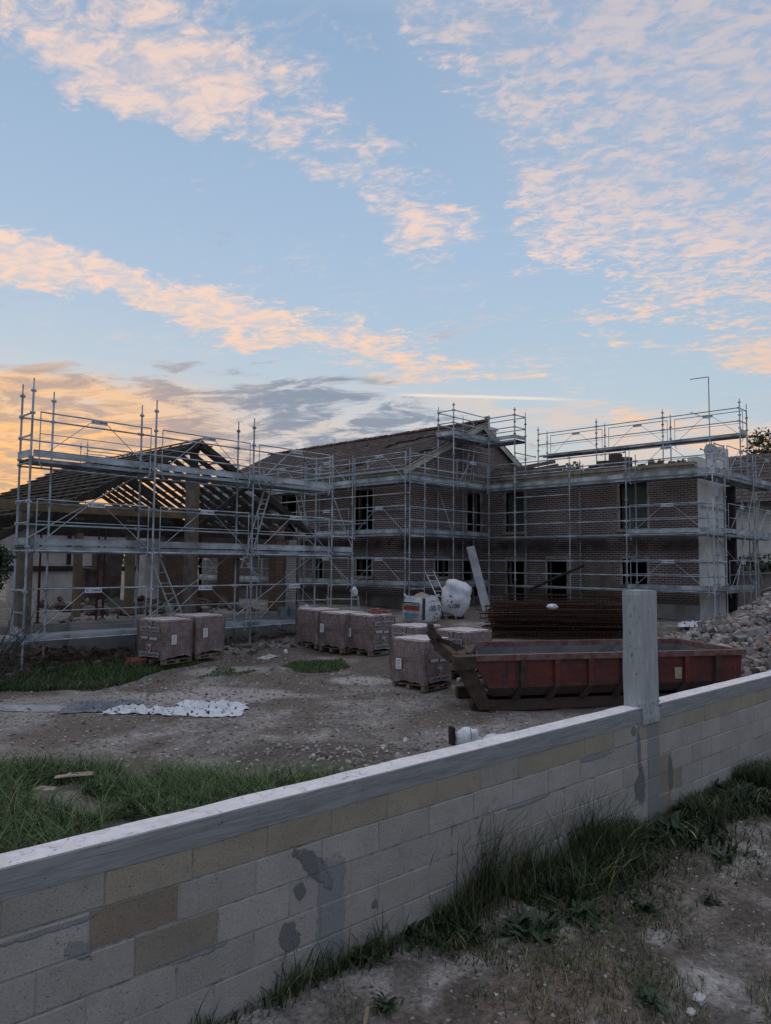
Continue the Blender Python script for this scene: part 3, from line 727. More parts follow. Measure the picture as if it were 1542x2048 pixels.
def guard_mesh(L):
    if L in _gf: return _gf[L]
    mb = MB(); a, b = .16, L-.16; r = .013
    mb.tube((a, -.05, 1.05), (b, -.05, 1.05), .017); mb.tube((a, -.05, .56), (b, -.05, .56), .010)
    for x_, s in ((a, 1), (b, -1)):
        mb.tube((x_, -.05, -.02), (x_, -.05, 1.06), r)
        mb.path([(x_, -.05, -.02), (x_+.01*s, -.055, -.12), (x_+.07*s, -.06, -.21)], r)
    c = (a+b)/2
    mb.tube((c-.20, -.05, .97), (a+.02, -.05, .02), .009); mb.tube((c+.20, -.05, .97), (b-.02, -.05, .02), .009)
    _gf[L] = mb.mesh('guard_frame', galv); return _gf[L]
def rot2(x, y, a): return (x*math.cos(a)-y*math.sin(a), x*math.sin(a)+y*math.cos(a))
class Scaff:
    def __init__(s, name, label, loc, group='scaffolds round the buildings'):
        s.root = thing(name, label, 'scaffold', loc, 0, group); s.loc = Vector(loc)
    def post(s, x, y, z0, z1, foot=True, spigot=True, off=.25):
        mb = MB(); mb.tube((x, y, z0), (x, y, z1-(.22 if spigot else 0)), .0245, 10)
        if spigot: mb.tube((x, y, z1-.24), (x, y, z1), .017, 8)
        z = 3.1 + off - 12
        while z < z1-.1:
            if z > z0+.15:
                mb.tube((x, y, z-.006), (x, y, z+.006), .060, 8)
                for dx_, dy_ in ((1, 0), (-1, 0), (0, 1), (0, -1)):
                    mb.box(x+dx_*.045-.012, x+dx_*.045+.012, y+dy_*.045-.012, y+dy_*.045+.012, z-.028, z+.028)
            z += .5 if z > z1-1.6 else 1.0
        if foot: mb.tube((x, y, z0-.02), (x, y, z0+.35), .019, 8); mb.box(x-.07, x+.07, y-.07, y+.07, z0-.02, z0-.01)
        return mb.obj('post', galv, s.root)
    def rail(s, a, b, r=.022):
        a, b = Vector(a), Vector(b); d = (b-a).normalized(); mb = MB()
        mb.tube(a+d*.03, b-d*.03, r, 8)
        for q_, k in ((a, 1), (b, -1)): mb.beam(q_+d*.025*k, q_+d*.085*k, .03, .07)
        return mb.obj('rail', galv, s.root)
    def deck(s, x0, x1, y0, y1, z, along='x', n=2):
        """steel planks side by side"""
        mb = MB(); w = ((y1-y0) if along == 'x' else (x1-x0))/n
        for i in range(n):
            if along == 'x': c = (x0+.02, x1-.02, y0+i*w+.01, y0+(i+1)*w-.01)
            else: c = (x0+i*w+.01, x0+(i+1)*w-.01, y0+.02, y1-.02)
            mb.box(*c, z-.005, z+.005); 
            if along == 'x':
                mb.box(c[0], c[1], c[2], c[2]+.006, z-.075, z-.006); mb.box(c[0], c[1], c[3]-.006, c[3], z-.075, z-.006)
            else:
                mb.box(c[0], c[0]+.006, c[2], c[3], z-.075, z-.006); mb.box(c[1]-.006, c[1], c[2], c[3], z-.075, z-.006)
        return mb.obj('deck', galv_d, s.root)
    def toe(s, a, b, z, h=.15):
        mb = MB(); mb.beam((a[0], a[1], z+.035+h/2), (b[0], b[1], z+.035+h/2), .022, h)
        mb.beam((a[0], a[1], z+.035+h), (b[0], b[1], z+.035+h), .034, .012)
        return mb.obj('toe_board', galv_d, s.root)
    def guard(s, a, b, z, plate=True, back=False):
        """prefabricated guard frame; outside is to the right-hand side walking a->b turned to -y"""
        a, b = Vector((a[0], a[1], z)), Vector((b[0], b[1], z)); d = b-a; L = round(d.length, 2)
        o = bpy.data.objects.new('guard_frame', guard_mesh(L)); COL.objects.link(o); o.parent = s.root
        o.location = a-s.loc; o.rotation_euler = (0, 0, math.atan2(d.y, d.x))
        if plate:
            p = bpy.data.objects.new('sign_plate', PLATE_B if back else PLATE); COL.objects.link(p); p.parent = o; p.location = (L/2, -.066, 1.00)
        return o
    def brace(s, a, b, r=.017): MB().tube(a, b, r, 8).obj('brace', galv, s.root)
    def bracket(s, a, b): MB().beam(a, b, .03, .05).obj('rail', galv, s.root)
def ladder_in(name, label, a, b, width, side, group=None, n=None, mat=None):
    """ladder from foot a to head b"""
    a, b = Vector(a), Vector(b); sd = Vector(side).normalized()*width/2; root = thing(name, label, 'ladder', a, 0, group)
    for k in (-1, 1):
        MB().beam(a+sd*k, b+sd*k, .045, .025, up=side).obj('rail', mat or alu, root)
    L = (b-a).length; n = n or int(L/.28); mb = MB()
    for i in range(1, n): p = a+(b-a)*(i/n); mb.tube(p-sd, p+sd, .014, 6)
    mb.obj('rungs', mat or alu, root); return root
G = lambda x, y: float(gz(x, y))

# --- scaffold in front of the timber barn
SX, SY, SYB = [6.04, 9.04, 12.05, 15.05], 16.8, 17.6
S = Scaff('barn_scaffold', 'three-lift galvanised scaffold standing in front of the open timber barn', (10.5, 17.2, -2.4))
for i, x_ in enumerate(SX):
    S.post(x_, SY, G(x_, SY)-.1, 4.05 if i < 3 else 3.35, off=.17, spigot=True)
    S.post(x_+(.05 if i == 0 else .02), SYB, G(x_, SYB)-.1, 4.05 if i < 3 else 3.35, off=.17)
S.post(6.80, SYB, -2.3, 4.0, off=.17)
for z, gd in ((2.25, True), (.28, True), (-1.72, True)):
    for i in range(3):
        a, b = SX[i], SX[i+1]
        S.deck(a, b, SY+.03, SYB-.03, z)
        if z > -1: S.toe((a+.05, SY-.01), (b-.05, SY-.01), z)
        S.guard((a, SY), (b, SY), z)
        S.rail((a, SYB, z+1.02), (b, SYB, z+1.02)) if z > 2 or i == 0 else None
        S.rail((a, SYB, z+.52), (b, SYB, z+.52)) if z > 0 else None
        S.rail((a, SY, z-.10), (b, SY, z-.10)) if z < 2 else None
    for x_ in (SX[0], SX[3]):
        S.rail((x_, SY, z+1.02), (x_, SYB, z+1.02)); S.rail((x_, SY, z+.52), (x_, SYB, z+.52)); S.toe((x_, SY+.03), (x_, SYB-.03), z)
    for x_ in SX: S.rail((x_, SY, z-.1), (x_, SYB, z-.1))
for a, b in zip(SX[:-1], SX[1:]):
    S.rail((a, SYB, -.70), (b, SYB, -.70)) if a > 9 else None; S.rail((a, SYB, 1.30), (b, SYB, 1.30)); S.rail((a, SYB, .16), (b, SYB, .16)); S.rail((a, SYB, 2.13), (b, SYB, 2.13))
S.brace((9.04, SYB, -1.7), (12.05, SYB, .25)); S.brace((6.04, SYB, .3), (9.04, SYB, 2.2))
# short bay returning at the right end, lower lift
S.post(15.95, SY+.02, -2.25, 1.4, off=.17); S.deck(15.05, 15.95, SY+.03, SYB-.03, .28); S.toe((15.1, SY-.01), (15.9, SY-.01), .28)
S.rail((15.05, SY, 1.28), (15.95, SY, 1.28)); S.rail((15.05, SY, .78), (15.95, SY, .78)); S.brace((15.05, SY, 2.1), (15.95, SY, .4))
S.rail((15.05, SY, -.72), (15.95, SY, -.72)); S.rail((6.04, SYB, -.7), (9.04, SYB, -.7)); S.brace((12.05, SYB, -1.6), (15.05, SYB, .2))
# --- scaffold down the left flank of the barn
S = Scaff('flank_scaffold', 'lower scaffold along the left flank of the barn, cut by the left edge', (5.6, 20.5, -2.4))
for y_ in (19.4, 22.4):
    for x_ in (5.15, 5.9): S.post(x_, y_, -2.4, 2.75 if y_ > 20 or x_ > 5.2 else 3.2, off=.17)
S.post(5.15, 17.6, -2.4, 2.0, off=.17); S.post(3.4, 19.4, -2.4, 1.6, off=.17)
for z in (-.1, .9, 1.4, 2.4):
    S.rail((5.15, 17.6, z), (5.15, 19.4, z)) if z < 2 else None; S.rail((5.15, 19.4, z), (5.15, 22.4, z)); S.rail((5.9, 19.4, z), (5.9, 22.4, z)); S.rail((3.4, 19.4, z), (5.15, 19.4, z)) if z < 2 else None
for z in (1.9, 2.3): S.rail((2.2, 22.4, z), (5.15, 22.4, z))
S.deck(5.15, 5.9, 17.7, 19.4, .28, 'y'); S.deck(5.15, 5.9, 19.4, 22.4, .28, 'y'); S.toe((5.15, 17.6), (5.15, 22.4), .28)
S.rail((5.15, 17.6, .2), (6.04, 17.6, .2)); S.rail((5.15, 17.6, -1.8), (6.04, 17.6, -1.8)); S.deck(5.2, 5.98, 16.85, 17.6, -1.72)
ladder_in('ladder', 'aluminium ladder inside the barn scaffold above the two left brick pallets', (10.2, 17.3, -1.7), (9.2, 17.35, .5), .36, (1, .3, 0))
ladder_in('ladder', 'aluminium ladder leaning between the middle and top lift of the barn scaffold', (12.6, 17.9, -.2), (13.1, 17.4, 2.4), .36, (1, .4, 0))

# --- scaffold round the brick house: long side, gable and tower
H = Scaff('house_scaffold', 'galvanised scaffold with three lifts wrapping the corner of the main brick house', (20, 18, -2))
LY = [18.0, 21.1, 24.1, 27.1, 30.1, 33.1]; LX, LXB = 20.0, 20.85
gx = [20.0, 20.85, 22.6, 25.0]; L1, L2, L3 = -.89, 1.08, 3.10
for y_ in LY: H.post(LX, y_, -2.05, 4.3); H.post(LXB, y_ if y_ != 18 else 18.0, -2.0, 4.25)
H.post(LX, 18.22, -2.05, 4.2)
H.post(22.6, 18.0, -2, 6.45); H.post(25.0, 18.0, -2, 6.3); H.post(22.7, 18.88, -2, 6.4)
H.post(24.35, 18.88, -2, 6.25); H.post(25.08, 18.88, -2, 6.2)
for z in (L1, L2, L3):
    for a, b in zip(LY[:-1], LY[1:]):
        H.deck(LX+.03, LXB-.03, a, b, z, 'y'); H.toe((LX-.01, b-.05), (LX-.01, a+.05), z)
        H.guard((LX, b), (LX, a), z)
        if z != L1: H.rail((LXB, a, z+1.02), (LXB, b, z+1.02)) if z == L3 else None; H.rail((LX, a, z-.95), (LX, b, z-.95)) if z < 3 else H.rail((LX, a, z-.5), (LX, b, z-.5))
    for a, b in zip(gx[:-1], gx[1:]):
        H.deck(a, b, 18.03, 18.85, z); H.toe((a+.03, 17.99), (b-.03, 17.99), z)
        H.rail((a, 18., z+1.0), (b, 18., z+1.0)); H.rail((a, 18., z+.5), (b, 18., z+.5))
        if z == L3: H.rail((a, 18., z-.02), (b, 18., z-.02))
    H.rail((gx[0], 18., z-.1), (gx[1], 18., z-.1))
for z in (L1, L2, L3):
    for y_ in LY[1:]: H.rail((LX, y_, z-.09), (LXB, y_, z-.09))
    for x_ in gx[1:]: H.rail((x_, 18., z-.09), (x_, 18.88, z-.09))
H.rail((LXB, 18., L2+1.0), (LXB, 21.1, L2+1.0)); H.rail((LXB, 21.1, L2+.5), (LXB, 24.1, L2+.5))
for a, b in ((21.1, 24.1), (27.1, 30.1)): H.brace((LX+.05, a, L1), (LX+.05, b, L2))
H.guard((22.6, 18.), (25., 18.), L3)
H.brace((22.6, 18., 1.1), (22.6, 18.8, 3.0))
ladder_in('ladder', 'thin ladder standing on the top lift in front of the gable', (24.1, 18.5, 3.12), (24.5, 18.5, 5.1), .34, (1, 0, 0))
ladder_in('ladder', 'thin ladder inside the house scaffold, between barn roof and tall upper window', (20.4, 24.3, 1.1), (20.4, 25.1, 3.2), .34, (0, 1, 0))
T_ = Scaff('gable_tower', 'raised L-shaped scaffold platform on top in front of the gable peak', (24.2, 18, 4.2))
L4 = 5.12
T_.post(25.8, 16.7, 3.1, 6.35, foot=False); T_.post(25.0, 16.7, 4.1, 6.45, foot=False)
T_.deck(22.6, 25.0, 18.03, 18.88, L4); T_.deck(25.03, 25.85, 16.7, 18.85, L4, 'y')
T_.toe((22.6, 17.99), (25., 17.99), L4); T_.toe((24.99, 18.), (24.99, 16.7), L4); T_.toe((22.59, 18.88), (22.59, 18.), L4); T_.toe((25., 16.69), (25.8, 16.69), L4)
for dz_ in (1.02, .52):
    for a, b in (((22.6, 18., 0), (25., 18., 0)), ((25., 18., 0), (25., 16.7, 0)), ((25., 16.7, 0), (25.8, 16.7, 0)), ((22.6, 18.88, 0), (22.6, 18., 0)), ((22.7, 18.88, 0), (25.08, 18.88, 0)), ((25.8, 16.7, 0), (25.8, 18.88, 0))):
        T_.rail((a[0], a[1], L4+dz_), (b[0], b[1], L4+dz_))
for z in (4.6, ): T_.rail((22.6, 18., z), (25., 18., z)); T_.rail((25., 16.7, 4.55), (26.6, 16.7, 4.55))

# --- scaffold along the right wing
WY = [16.7, 14.2, 11.9, 8.85]; 
Q = Scaff('wing_scaffold', 'galvanised scaffold with two planked lifts along the right-hand brick wing', (25, 12.8, -2))
for y_ in WY: Q.post(25., y_, -2.2, 4.15 if y_ < 16 else 4.2); Q.post(25.8, y_ if y_ > 9 else 9.0, -2.15, 4.1)
yy = [18.0]+WY
for z in (L1, L2, L3):
    for i, (a, b) in enumerate(zip(yy[:-1], yy[1:])):
        if not (z == L1 and i == 0): Q.deck(25.03, 25.77, b, a, z, 'y')
        if z == L3 or i == 3: Q.toe((24.99, a-.05), (24.99, b+.05), z)
        if z == L3 and i != 3: Q.rail((25., a, z+1.0), (25., b, z+1.0)); Q.rail((25., a, z+.5), (25., b, z+.5))
        if i == 3: Q.guard((25., a), (25., b), z)
        if z != L3: Q.rail((25., a, z+1.0), (25., b, z+1.0)); Q.rail((25., a, z+.5), (25., b, z+.5)); Q.rail((25., a, z-.02), (25., b, z-.02))
        if z == L3: Q.rail((25.8, a, z+.75), (25.8, b, z+.75)); Q.rail((25., a, z-.42), (25., b, z-.42)) if i == 1 else None
for z in (L1, L2, L3):
    for y_ in WY[:-1]: Q.rail((25., y_, z-.09), (25.8, y_, z-.09))
for z in (L1, L2):
    for a, b in zip(WY[:-1], WY[1:]): Q.rail((25.8, a, z-.06), (25.8, b, z-.06))
# --- scaffold at the end wall of the wing, going off to the right
E_ = Scaff('end_scaffold', 'galvanised scaffold at the white end wall of the wing, right edge', (28, 8.8, -2))
for x_, h in ((25.05, 0), (26.0, 4.15), (29.05, 4.1), (32.05, 4.1)):
    if h: E_.post(x_, 8.8, -2.2, h)
    if x_ > 26: E_.post(x_, 9.6, -2.2, h-.1)
ex = [25.05, 26.0, 29.05, 32.05]
for z in (L1, L2, L3):
    for i, (a, b) in enumerate(zip(ex[:-1], ex[1:])):
        if z == L1 and i == 2: continue
        E_.deck(a, b, 8.83, 9.57, z); E_.toe((a+.03, 8.79), (b-.03, 8.79), z)
        if i: E_.guard((a, 8.8), (b, 8.8), z)
        else: E_.rail((a, 8.8, z+1.), (b, 8.8, z+1.)); E_.rail((a, 8.8, z+.5), (b, 8.8, z+.5))
        E_.rail((a, 9.6, z+1.), (b, 9.6, z+1.)) if i else None
E_.brace((29.05, 8.8, 2.9), (27.0, 8.8, -.7)); E_.brace((27.4, 9.6, 1.0), (31., 9.0, -1.3)); E_.brace((29.1, 8.9, .9), (30.4, 8.9, -1.0))
ladder_in('ladder', 'narrow ladder inside the end scaffold in front of the white neighbouring wall', (30.2, 9.2, .2), (30.9, 9.2, 2.6), .3, (1, 0, 0))
# --- scaffold behind the wing, only its top lift showing over the roof line
B_ = Scaff('rear_scaffold', 'long scaffold lift behind the wing, dark underside and rails against the sky', (29.8, 13.5, -2))
BY = [18.45, 15.45, 12.44, 9.4]
for y_ in BY: B_.post(29.6, y_, -1.9, 6.5); B_.post(30.4, y_, -1.9, 6.4)
for a, b in zip(BY[:-1], BY[1:]):
    B_.deck(29.63, 30.37, b, a, L4, 'y'); B_.rail((29.6, a, L4+1.02), (29.6, b, L4+1.02)); B_.rail((29.6, a, L4+.5), (29.6, b, L4+.5))
    B_.guard((30.4, b), (30.4, a), L4, True, True); B_.toe((30.41, a), (30.41, b), L4-.02); B_.rail((29.6, a, L4-1.4), (29.6, b, L4-1.4)); B_.rail((30.4, a, 3.9), (30.4, b, 3.9))
for y_ in (9.4,): B_.rail((29.6, y_, L4+1.0), (30.4, y_, L4+1.0)); B_.rail((29.6, y_, L4+.5), (30.4, y_, L4+.5)); B_.toe((29.6, y_), (30.4, y_), L4)
# --- scaffold behind the barn seen through its roof (rails against the sky)
K_ = Scaff('back_scaffold', 'thin scaffold rails far back behind the barn roof ridge, in front of the sunset', (16.5, 34.3, -2))
for x_ in (16., 19., 22.): K_.post(x_, 36.8, -1.8, 6.2); K_.post(x_, 37.6, -1.8, 6.1)
for a, b in ((16., 19.), (19., 22.)):
    for z in (5.6, 5.1): K_.rail((a, 36.8, z), (b, 36.8, z))
    K_.deck(a, b, 36.8, 37.6, 4.5); K_.guard((a, 37.6), (b, 37.6), 4.5, True, True)
for x_, y_, z_ in ((27.0, 30.0, 6.9), (27.4, 27.9, 6.8)):
    K_.post(x_, y_, 3.0, z_, foot=False)

# ------------------------------------------------------------------ masonry walls with openings
def wall_panel(mb, axis, c, a0, a1, z0, z1, ops, out, th=.35, mi=0, mr=0):
    """axis 'x': wall in the plane x=c running in y; 'y': plane y=c running in x. out = +-1 outward normal. ops: (a0,a1,z0,z1)"""
    A = sorted({a0, a1, *[q for o in ops for q in o[:2]]}); Z = sorted({z0, z1, *[q for o in ops for q in o[2:]]})
    A = [q for q in A if a0 <= q <= a1]; Z = [q for q in Z if z0 <= q <= z1]; ci = c-out*th
    solid = lambda i, j: 0 <= i < len(A)-1 and 0 <= j < len(Z)-1 and not any(o[0]-1e-6 <= A[i] and A[i+1] <= o[1]+1e-6 and o[2]-1e-6 <= Z[j] and Z[j+1] <= o[3]+1e-6 for o in ops)
    P = (lambda a, d, z: (d, a, z)) if axis == 'x' else (lambda a, d, z: (a, d, z))
    for i in range(len(A)-1):
        for j in range(len(Z)-1):
            if not solid(i, j): continue
            a, b, y0, y1 = A[i], A[i+1], Z[j], Z[j+1]
            mb.add([P(a, c, y0), P(b, c, y0), P(b, c, y1), P(a, c, y1)], [(0, 1, 2, 3)], mi)
            mb.add([P(a, ci, y0), P(b, ci, y0), P(b, ci, y1), P(a, ci, y1)], [(0, 1, 2, 3)], mr)
            for ii, jj, e in ((i-1, j, (a, a, y0, y1)), (i+1, j, (b, b, y0, y1)), (i, j-1, (a, b, y0, y0)), (i, j+1, (a, b, y1, y1))):
                if not solid(ii, jj):
                    p, q_, r_, s_ = e
                    if p == q_: mb.add([P(p, c, r_), P(p, ci, r_), P(p, ci, s_), P(p, c, s_)], [(0, 1, 2, 3)], mr)
                    else: mb.add([P(p, c, r_), P(q_, c, r_), P(q_, ci, r_), P(p, ci, r_)], [(0, 1, 2, 3)], mr)
def window(parent, axis, c, out, a0, a1, z0, z1, kind='frame', pane=None, sill=True, lintel=True, jag=False, name='window'):
    """surround of stone on the face, optional sill and infill set back in the reveal"""
    P = (lambda a, b, d0, d1, y0, y1: (min(c+out*d0, c+out*d1), max(c+out*d0, c+out*d1), a, b, y0, y1)) if axis == 'x' else (lambda a, b, d0, d1, y0, y1: (a, b, min(c+out*d0, c+out*d1), max(c+out*d0, c+out*d1), y0, y1))
    mb = MB(); t = .10
    if jag:
        z = z0
        while z < z1:
            h = random.uniform(.10, .2)
            for s, e in ((a0, -1), (a1, 1)):
                w = t*random.uniform(.7, 1.9); mb.box(*P(min(s, s+e*w), max(s, s+e*w), -.15, .012, z+.003, min(z+h, z1)))
            z += h
    else:
        mb.box(*P(a0-t, a0, -.15, .015, z0, z1)); mb.box(*P(a1, a1+t, -.15, .015, z0, z1))
    if lintel: mb.box(*P(a0-t, a1+t, -.15, .02, z1, z1+.13))
    f = mb.obj(name, frame_m, parent)
    if sill: MB().box(*P(a0-.15, a1+.15, -.25, .07, z0-.12, z0)).obj('sill', stone, f)
    if pane: MB().box(*P(a0, a1, -.26, -.22, z0, z1)).obj('boarding', board_m if pane == 'board' else dark_in, f)
    if kind == 'sash':
        mb = MB(); m = (a0+a1)/2
        for s, e in ((a0, a0+.06), (a1-.06, a1), (a0, a1)):
            if s == a0 and e == a1: mb.box(*P(s+.061, e-.061, -.2, -.16, z1-.07, z1)); mb.box(*P(s+.061, e-.061, -.2, -.16, z0, z0+.05))
            else: mb.box(*P(s, e, -.2, -.16, z0, z1))
        mb.obj('frame', wood_g, f)
    return f

# ------------------------------------------------------------------ main brick house
house = thing('brick_house', 'two-storey red brick house with a tiled pitched roof and a gable', 'house', (25.5, 26, -2))
YG, XL, XR, YB = 19.0, 21.0, 30.4, 34.0; RX, RZ, EZ = 25.75, 6.22, 3.72
opsL = [(20.95, 21.95, 1.30, 3.02), (20.99, 21.86, -.57, .14), (25.9, 26.95, 1.3, 3.05), (26.0, 26.9, -.6, .15), (30.4, 31.4, 1.3, 3.05), (24.0, 24.6, -1.0, .2)]
mb = MB(); wall_panel(mb, 'x', XL, YG, YB, -2.3, 3.2, opsL, -1); mb.box(XL, XL+.35, YG+.31, YB, 3.2, 3.72)
mb.obj('long_wall', brick, house)
opsG = [(24.80, 25.72, 1.36, 3.03), (22.67, 23.52, -.57, .15), (24.55, 25.5, -1.75, .14)]
mb = MB(); wall_panel(mb, 'y', YG, XL+.352, 26.0, -2.3, 3.2, opsG, -1)
mb.add([(XL, YG, 3.2), (XR, YG, 3.2), (XR, YG, EZ), (RX, YG, RZ-.10), (XL, YG, EZ)], [(0, 1, 2, 3, 4)])
mb.add([(XL, YG+.3, 3.2), (XR, YG+.3, 3.2), (XR, YG+.3, EZ), (RX, YG+.3, RZ-.10), (XL, YG+.3, EZ)], [(0, 1, 2, 3, 4)])
mb.add([(26.0, YG, 3.2), (26.0, YG+.35, 3.2), (26.0, YG+.35, -2.3), (26.0, YG, -2.3)], [(0, 1, 2, 3)])
mb.obj('gable_wall', brick, house)
MB().box(26.0, XR, YG+.01, YG+.35, -2.3, 3.2).box(XR-.3, XR, YG+.36, YB, -2.3, EZ).box(XL, XR, YB-.3, YB, -2.3, EZ-.01).obj('rear_walls', brick, house)
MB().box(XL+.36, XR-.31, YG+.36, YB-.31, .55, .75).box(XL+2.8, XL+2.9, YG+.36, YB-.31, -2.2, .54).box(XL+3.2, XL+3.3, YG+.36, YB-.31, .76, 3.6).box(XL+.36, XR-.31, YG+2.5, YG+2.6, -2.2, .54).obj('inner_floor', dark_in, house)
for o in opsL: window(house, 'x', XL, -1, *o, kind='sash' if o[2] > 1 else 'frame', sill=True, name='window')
window(house, 'y', YG, -1, *opsG[0], kind='sash', jag=True, name='window'); window(house, 'y', YG, -1, *opsG[1], name='window', pane=None); window(house, 'y', YG, -1, *opsG[2], sill=False, name='doorway')
# stone string course at the eaves and returned across the gable
mb = MB()
mb.box(XL-.10, XL-.002, YG-.10, YB, 3.22, 3.46); mb.box(XL-.18, XL-.003, YG-.18, YB, 3.47, 3.62)
mb.box(XL-.002, 26.3, YG-.10, YG-.002, 3.22, 3.46); mb.box(XL-.002, 26.3, YG-.18, YG-.003, 3.47, 3.56)
mb.obj('cornice', stone, house)
mb = MB(); mb.box(XL-.05, XL-.003, YG-.05, YB, -2.3, -1.35); mb.box(XL-.003, 26.0, YG-.05, YG-.003, -2.3, -1.42); mb.obj('plinth', material('stained_plinth', (.34, .32, .29), .9, 0, .3, 1.3, .003, 12., col2=(.17, .155, .145)), house)
MB().box(XL-.30, XL-.185, YG-.05, YB, 3.60, 3.72).obj('gutter', material('zinc', (.30, .33, .35), .5, .5, .2, 4.), house)
# roof tiles laid course by course
def tiled(mb_v, mb_f, tones, O, U, V_, N, nu, nv, tw, tl, hole=None, th=.028):
    for j in range(nv):
        for i in range(nu):
            if hole and hole(i, j): continue
            o = len(mb_v); jt = random.uniform(-.006, .006); tn = random.uniform(.62, 1.25)
            if random.random() < .04: tn *= 1.7
            for (a, b, h) in ((0, 0, .030), (.3, 0, .052), (.62, 0, .030), (1.0, 0, .044), (0, 1.12, .008), (.3, 1.12, .026), (.62, 1.12, .008), (1.0, 1.12, .02), (0, 0, .0), (.3, 0, .0), (.62, 0, .0), (1., 0, .0)):
                p = O + U*((i+a)*tw) + V_*((j+b)*tl) + N*(h+jt+(0 if h == 0 else 0)); mb_v.append(p[:]); tones.append((tn, tn, tn))
            mb_f += [(o, o+1, o+5, o+4), (o+1, o+2, o+6, o+5), (o+2, o+3, o+7, o+6), (o+8, o+9, o+1, o), (o+9, o+10, o+2, o+1), (o+10, o+11, o+3, o+2)]
sl = math.hypot(RX-XL+.3, RZ-EZ); vv, ff, tt = [], [], []
dirL = Vector((RX-XL+.3, 0, RZ-EZ)).normalized(); nL = Vector((-dirL.z, 0, dirL.x))
nyt = int((YB-YG+.3)/.21); nv = int(sl/.30)
def holeL(i, j):
    y_ = YG-.15+i*.21; u_ = j/nv
    if 20.6 < y_ < 22.9 and .63 < u_+.055*(y_-21.7) < .78: return True
    if 22.1 < y_ < 22.9 and .08 < u_ < .20: return True
    if y_ < 19.9 and .2 < u_ < .35 and random.random() < .4: return True
    return random.random() < .004
tiled(vv, ff, tt, Vector((XL-.3, YB+.1, EZ-.02)), Vector((0, -1, 0)), dirL, nL, nyt, nv+1, .21, sl/(nv+.7), lambda i, j: holeL(nyt-i, j))
dirR = Vector((-(XR+.2-RX), 0, RZ-EZ)).normalized(); nR = Vector((-dirR.z*-1, 0, abs(dirR.x))); slr = math.hypot(XR+.2-RX, RZ-EZ); nvr = int(slr/.30)
tiled(vv, ff, tt, Vector((XR+.2, YG-.15, EZ-.02)), Vector((0, 1, 0)), dirR, nR, nyt, nvr+1, .21, slr/(nvr+.7))
link('roof_tiles', np_mesh('roof_tiles', vv, ff, tile_m, np.array(tt)), house).location = -house.location
mb = MB()
for sgn, X0 in ((1, XL-.28), (-1, XR+.18)):
    n_ = Vector((-(RZ-EZ), 0, (RX-XL+.3))).normalized() if sgn == 1 else Vector((RZ-EZ, 0, XR+.2-RX)).normalized()
    a, b = Vector((X0, 0, EZ-.03)), Vector((RX, 0, RZ-.03))
    mb.hexa([Vector((a.x, YG-.12, a.z-.06)), Vector((b.x, YG-.12, b.z-.06)), Vector((b.x, YB+.1, b.z-.06)), Vector((a.x, YB+.1, a.z-.06)), Vector((a.x, YG-.12, a.z-.02)), Vector((b.x, YG-.12, b.z-.02)), Vector((b.x, YB+.1, b.z-.02)), Vector((a.x, YB+.1, a.z-.02))])
mb.obj('roof_underlay', wood_d, house)
mb = MB()
for k in range(7): mb.beam(Vector((RX-2.4+.0, 20.7+k*.37, 0))+Vector((0, 0, RZ-1.30)), Vector((RX-1.0, 20.7+k*.37, RZ-.56)), .06, .05)
mb.obj('bare_battens', wood_d, house)
# ridge: overlapping half-round caps
mb = MB(); y_ = YG-.2
while y_ < YB:
    r0, n_ = .115+random.uniform(-.01, .01), 7; zc = RZ-.01+random.uniform(-.012, .012); vs = []
    for yy_, r_ in ((y_, r0+.022), (y_+.40, r0)):
        for k in range(n_): a = math.pi*k/(n_-1); vs.append((RX+math.cos(a)*r_*1.1, yy_, zc+math.sin(a)*r_))
    mb.add(vs, [(k, k+1, n_+k+1, n_+k) for k in range(n_-1)]+[tuple(range(n_))]); y_ += .37
mb.obj('ridge_tiles', material('ridge_tile', (.12, .062, .045), .9, 0, .45, 4.), house)
# barge boards under the verge
mb = MB()
mb.beam((XL-.42, YG-.16, EZ-.22), (RX, YG-.16, RZ-.19), .03, .24, up=(0, 0, 1)); mb.beam((RX, YG-.16, RZ-.19), (XR+.2, YG-.16, EZ-.22), .03, .24)
mb.obj('barge_board', material('worn_white_board', (.42, .40, .35), .8, 0, .3, 3.), house)
MB().beam((XL-.40, YG-.10, EZ-.10), (RX, YG-.10, RZ-.06), .16, .05).beam((RX, YG-.10, RZ-.06), (XR+.2, YG-.10, EZ-.08), .16, .05).obj('verge', wood_g, house)
ch = MB().box(27.6, 28.25, 19.9, 20.5, 4.4, 6.28).box(27.53, 28.32, 19.83, 20.57, 6.281, 6.40).obj('chimney', plaster, house)
MB().tube((27.92, 20.2, 6.4), (27.92, 20.2, 6.95), .13, 12, r2=.11).tube((27.92, 20.2, 6.9), (27.92, 20.2, 6.96), .15, 12).obj('chimney_pot', terra, ch)

# ------------------------------------------------------------------ right wing
wing = thing('house_wing', 'long roofless brick wing running from the gable to a white end wall', 'building', (28, 14, -2))
YE, WX, WXR, WT = 9.72, 26.0, 30.0 - .75, 3.22
opsW = [(16.92, 17.80, 1.34, 3.04), (11.56, 12.62, 1.34, 3.05), (16.92, 17.76, -2.2, .14), (14.92, 15.80, -2.2, .17), (11.6, 12.55, -.75, .2)]
mb = MB(); wall_panel(mb, 'x', WX, YE, YG-.002, -2.35, WT, opsW, -1); mb.obj('front_wall', brick, wing)
window(wing, 'x', WX, -1, *opsW[0], jag=True, pane='board'); window(wing, 'x', WX, -1, *opsW[1], jag=False, pane='board')
window(wing, 'x', WX, -1, *opsW[2], sill=False, name='doorway'); window(wing, 'x', WX, -1, *opsW[3], sill=False, name='doorway'); window(wing, 'x', WX, -1, *opsW[4], sill=False)
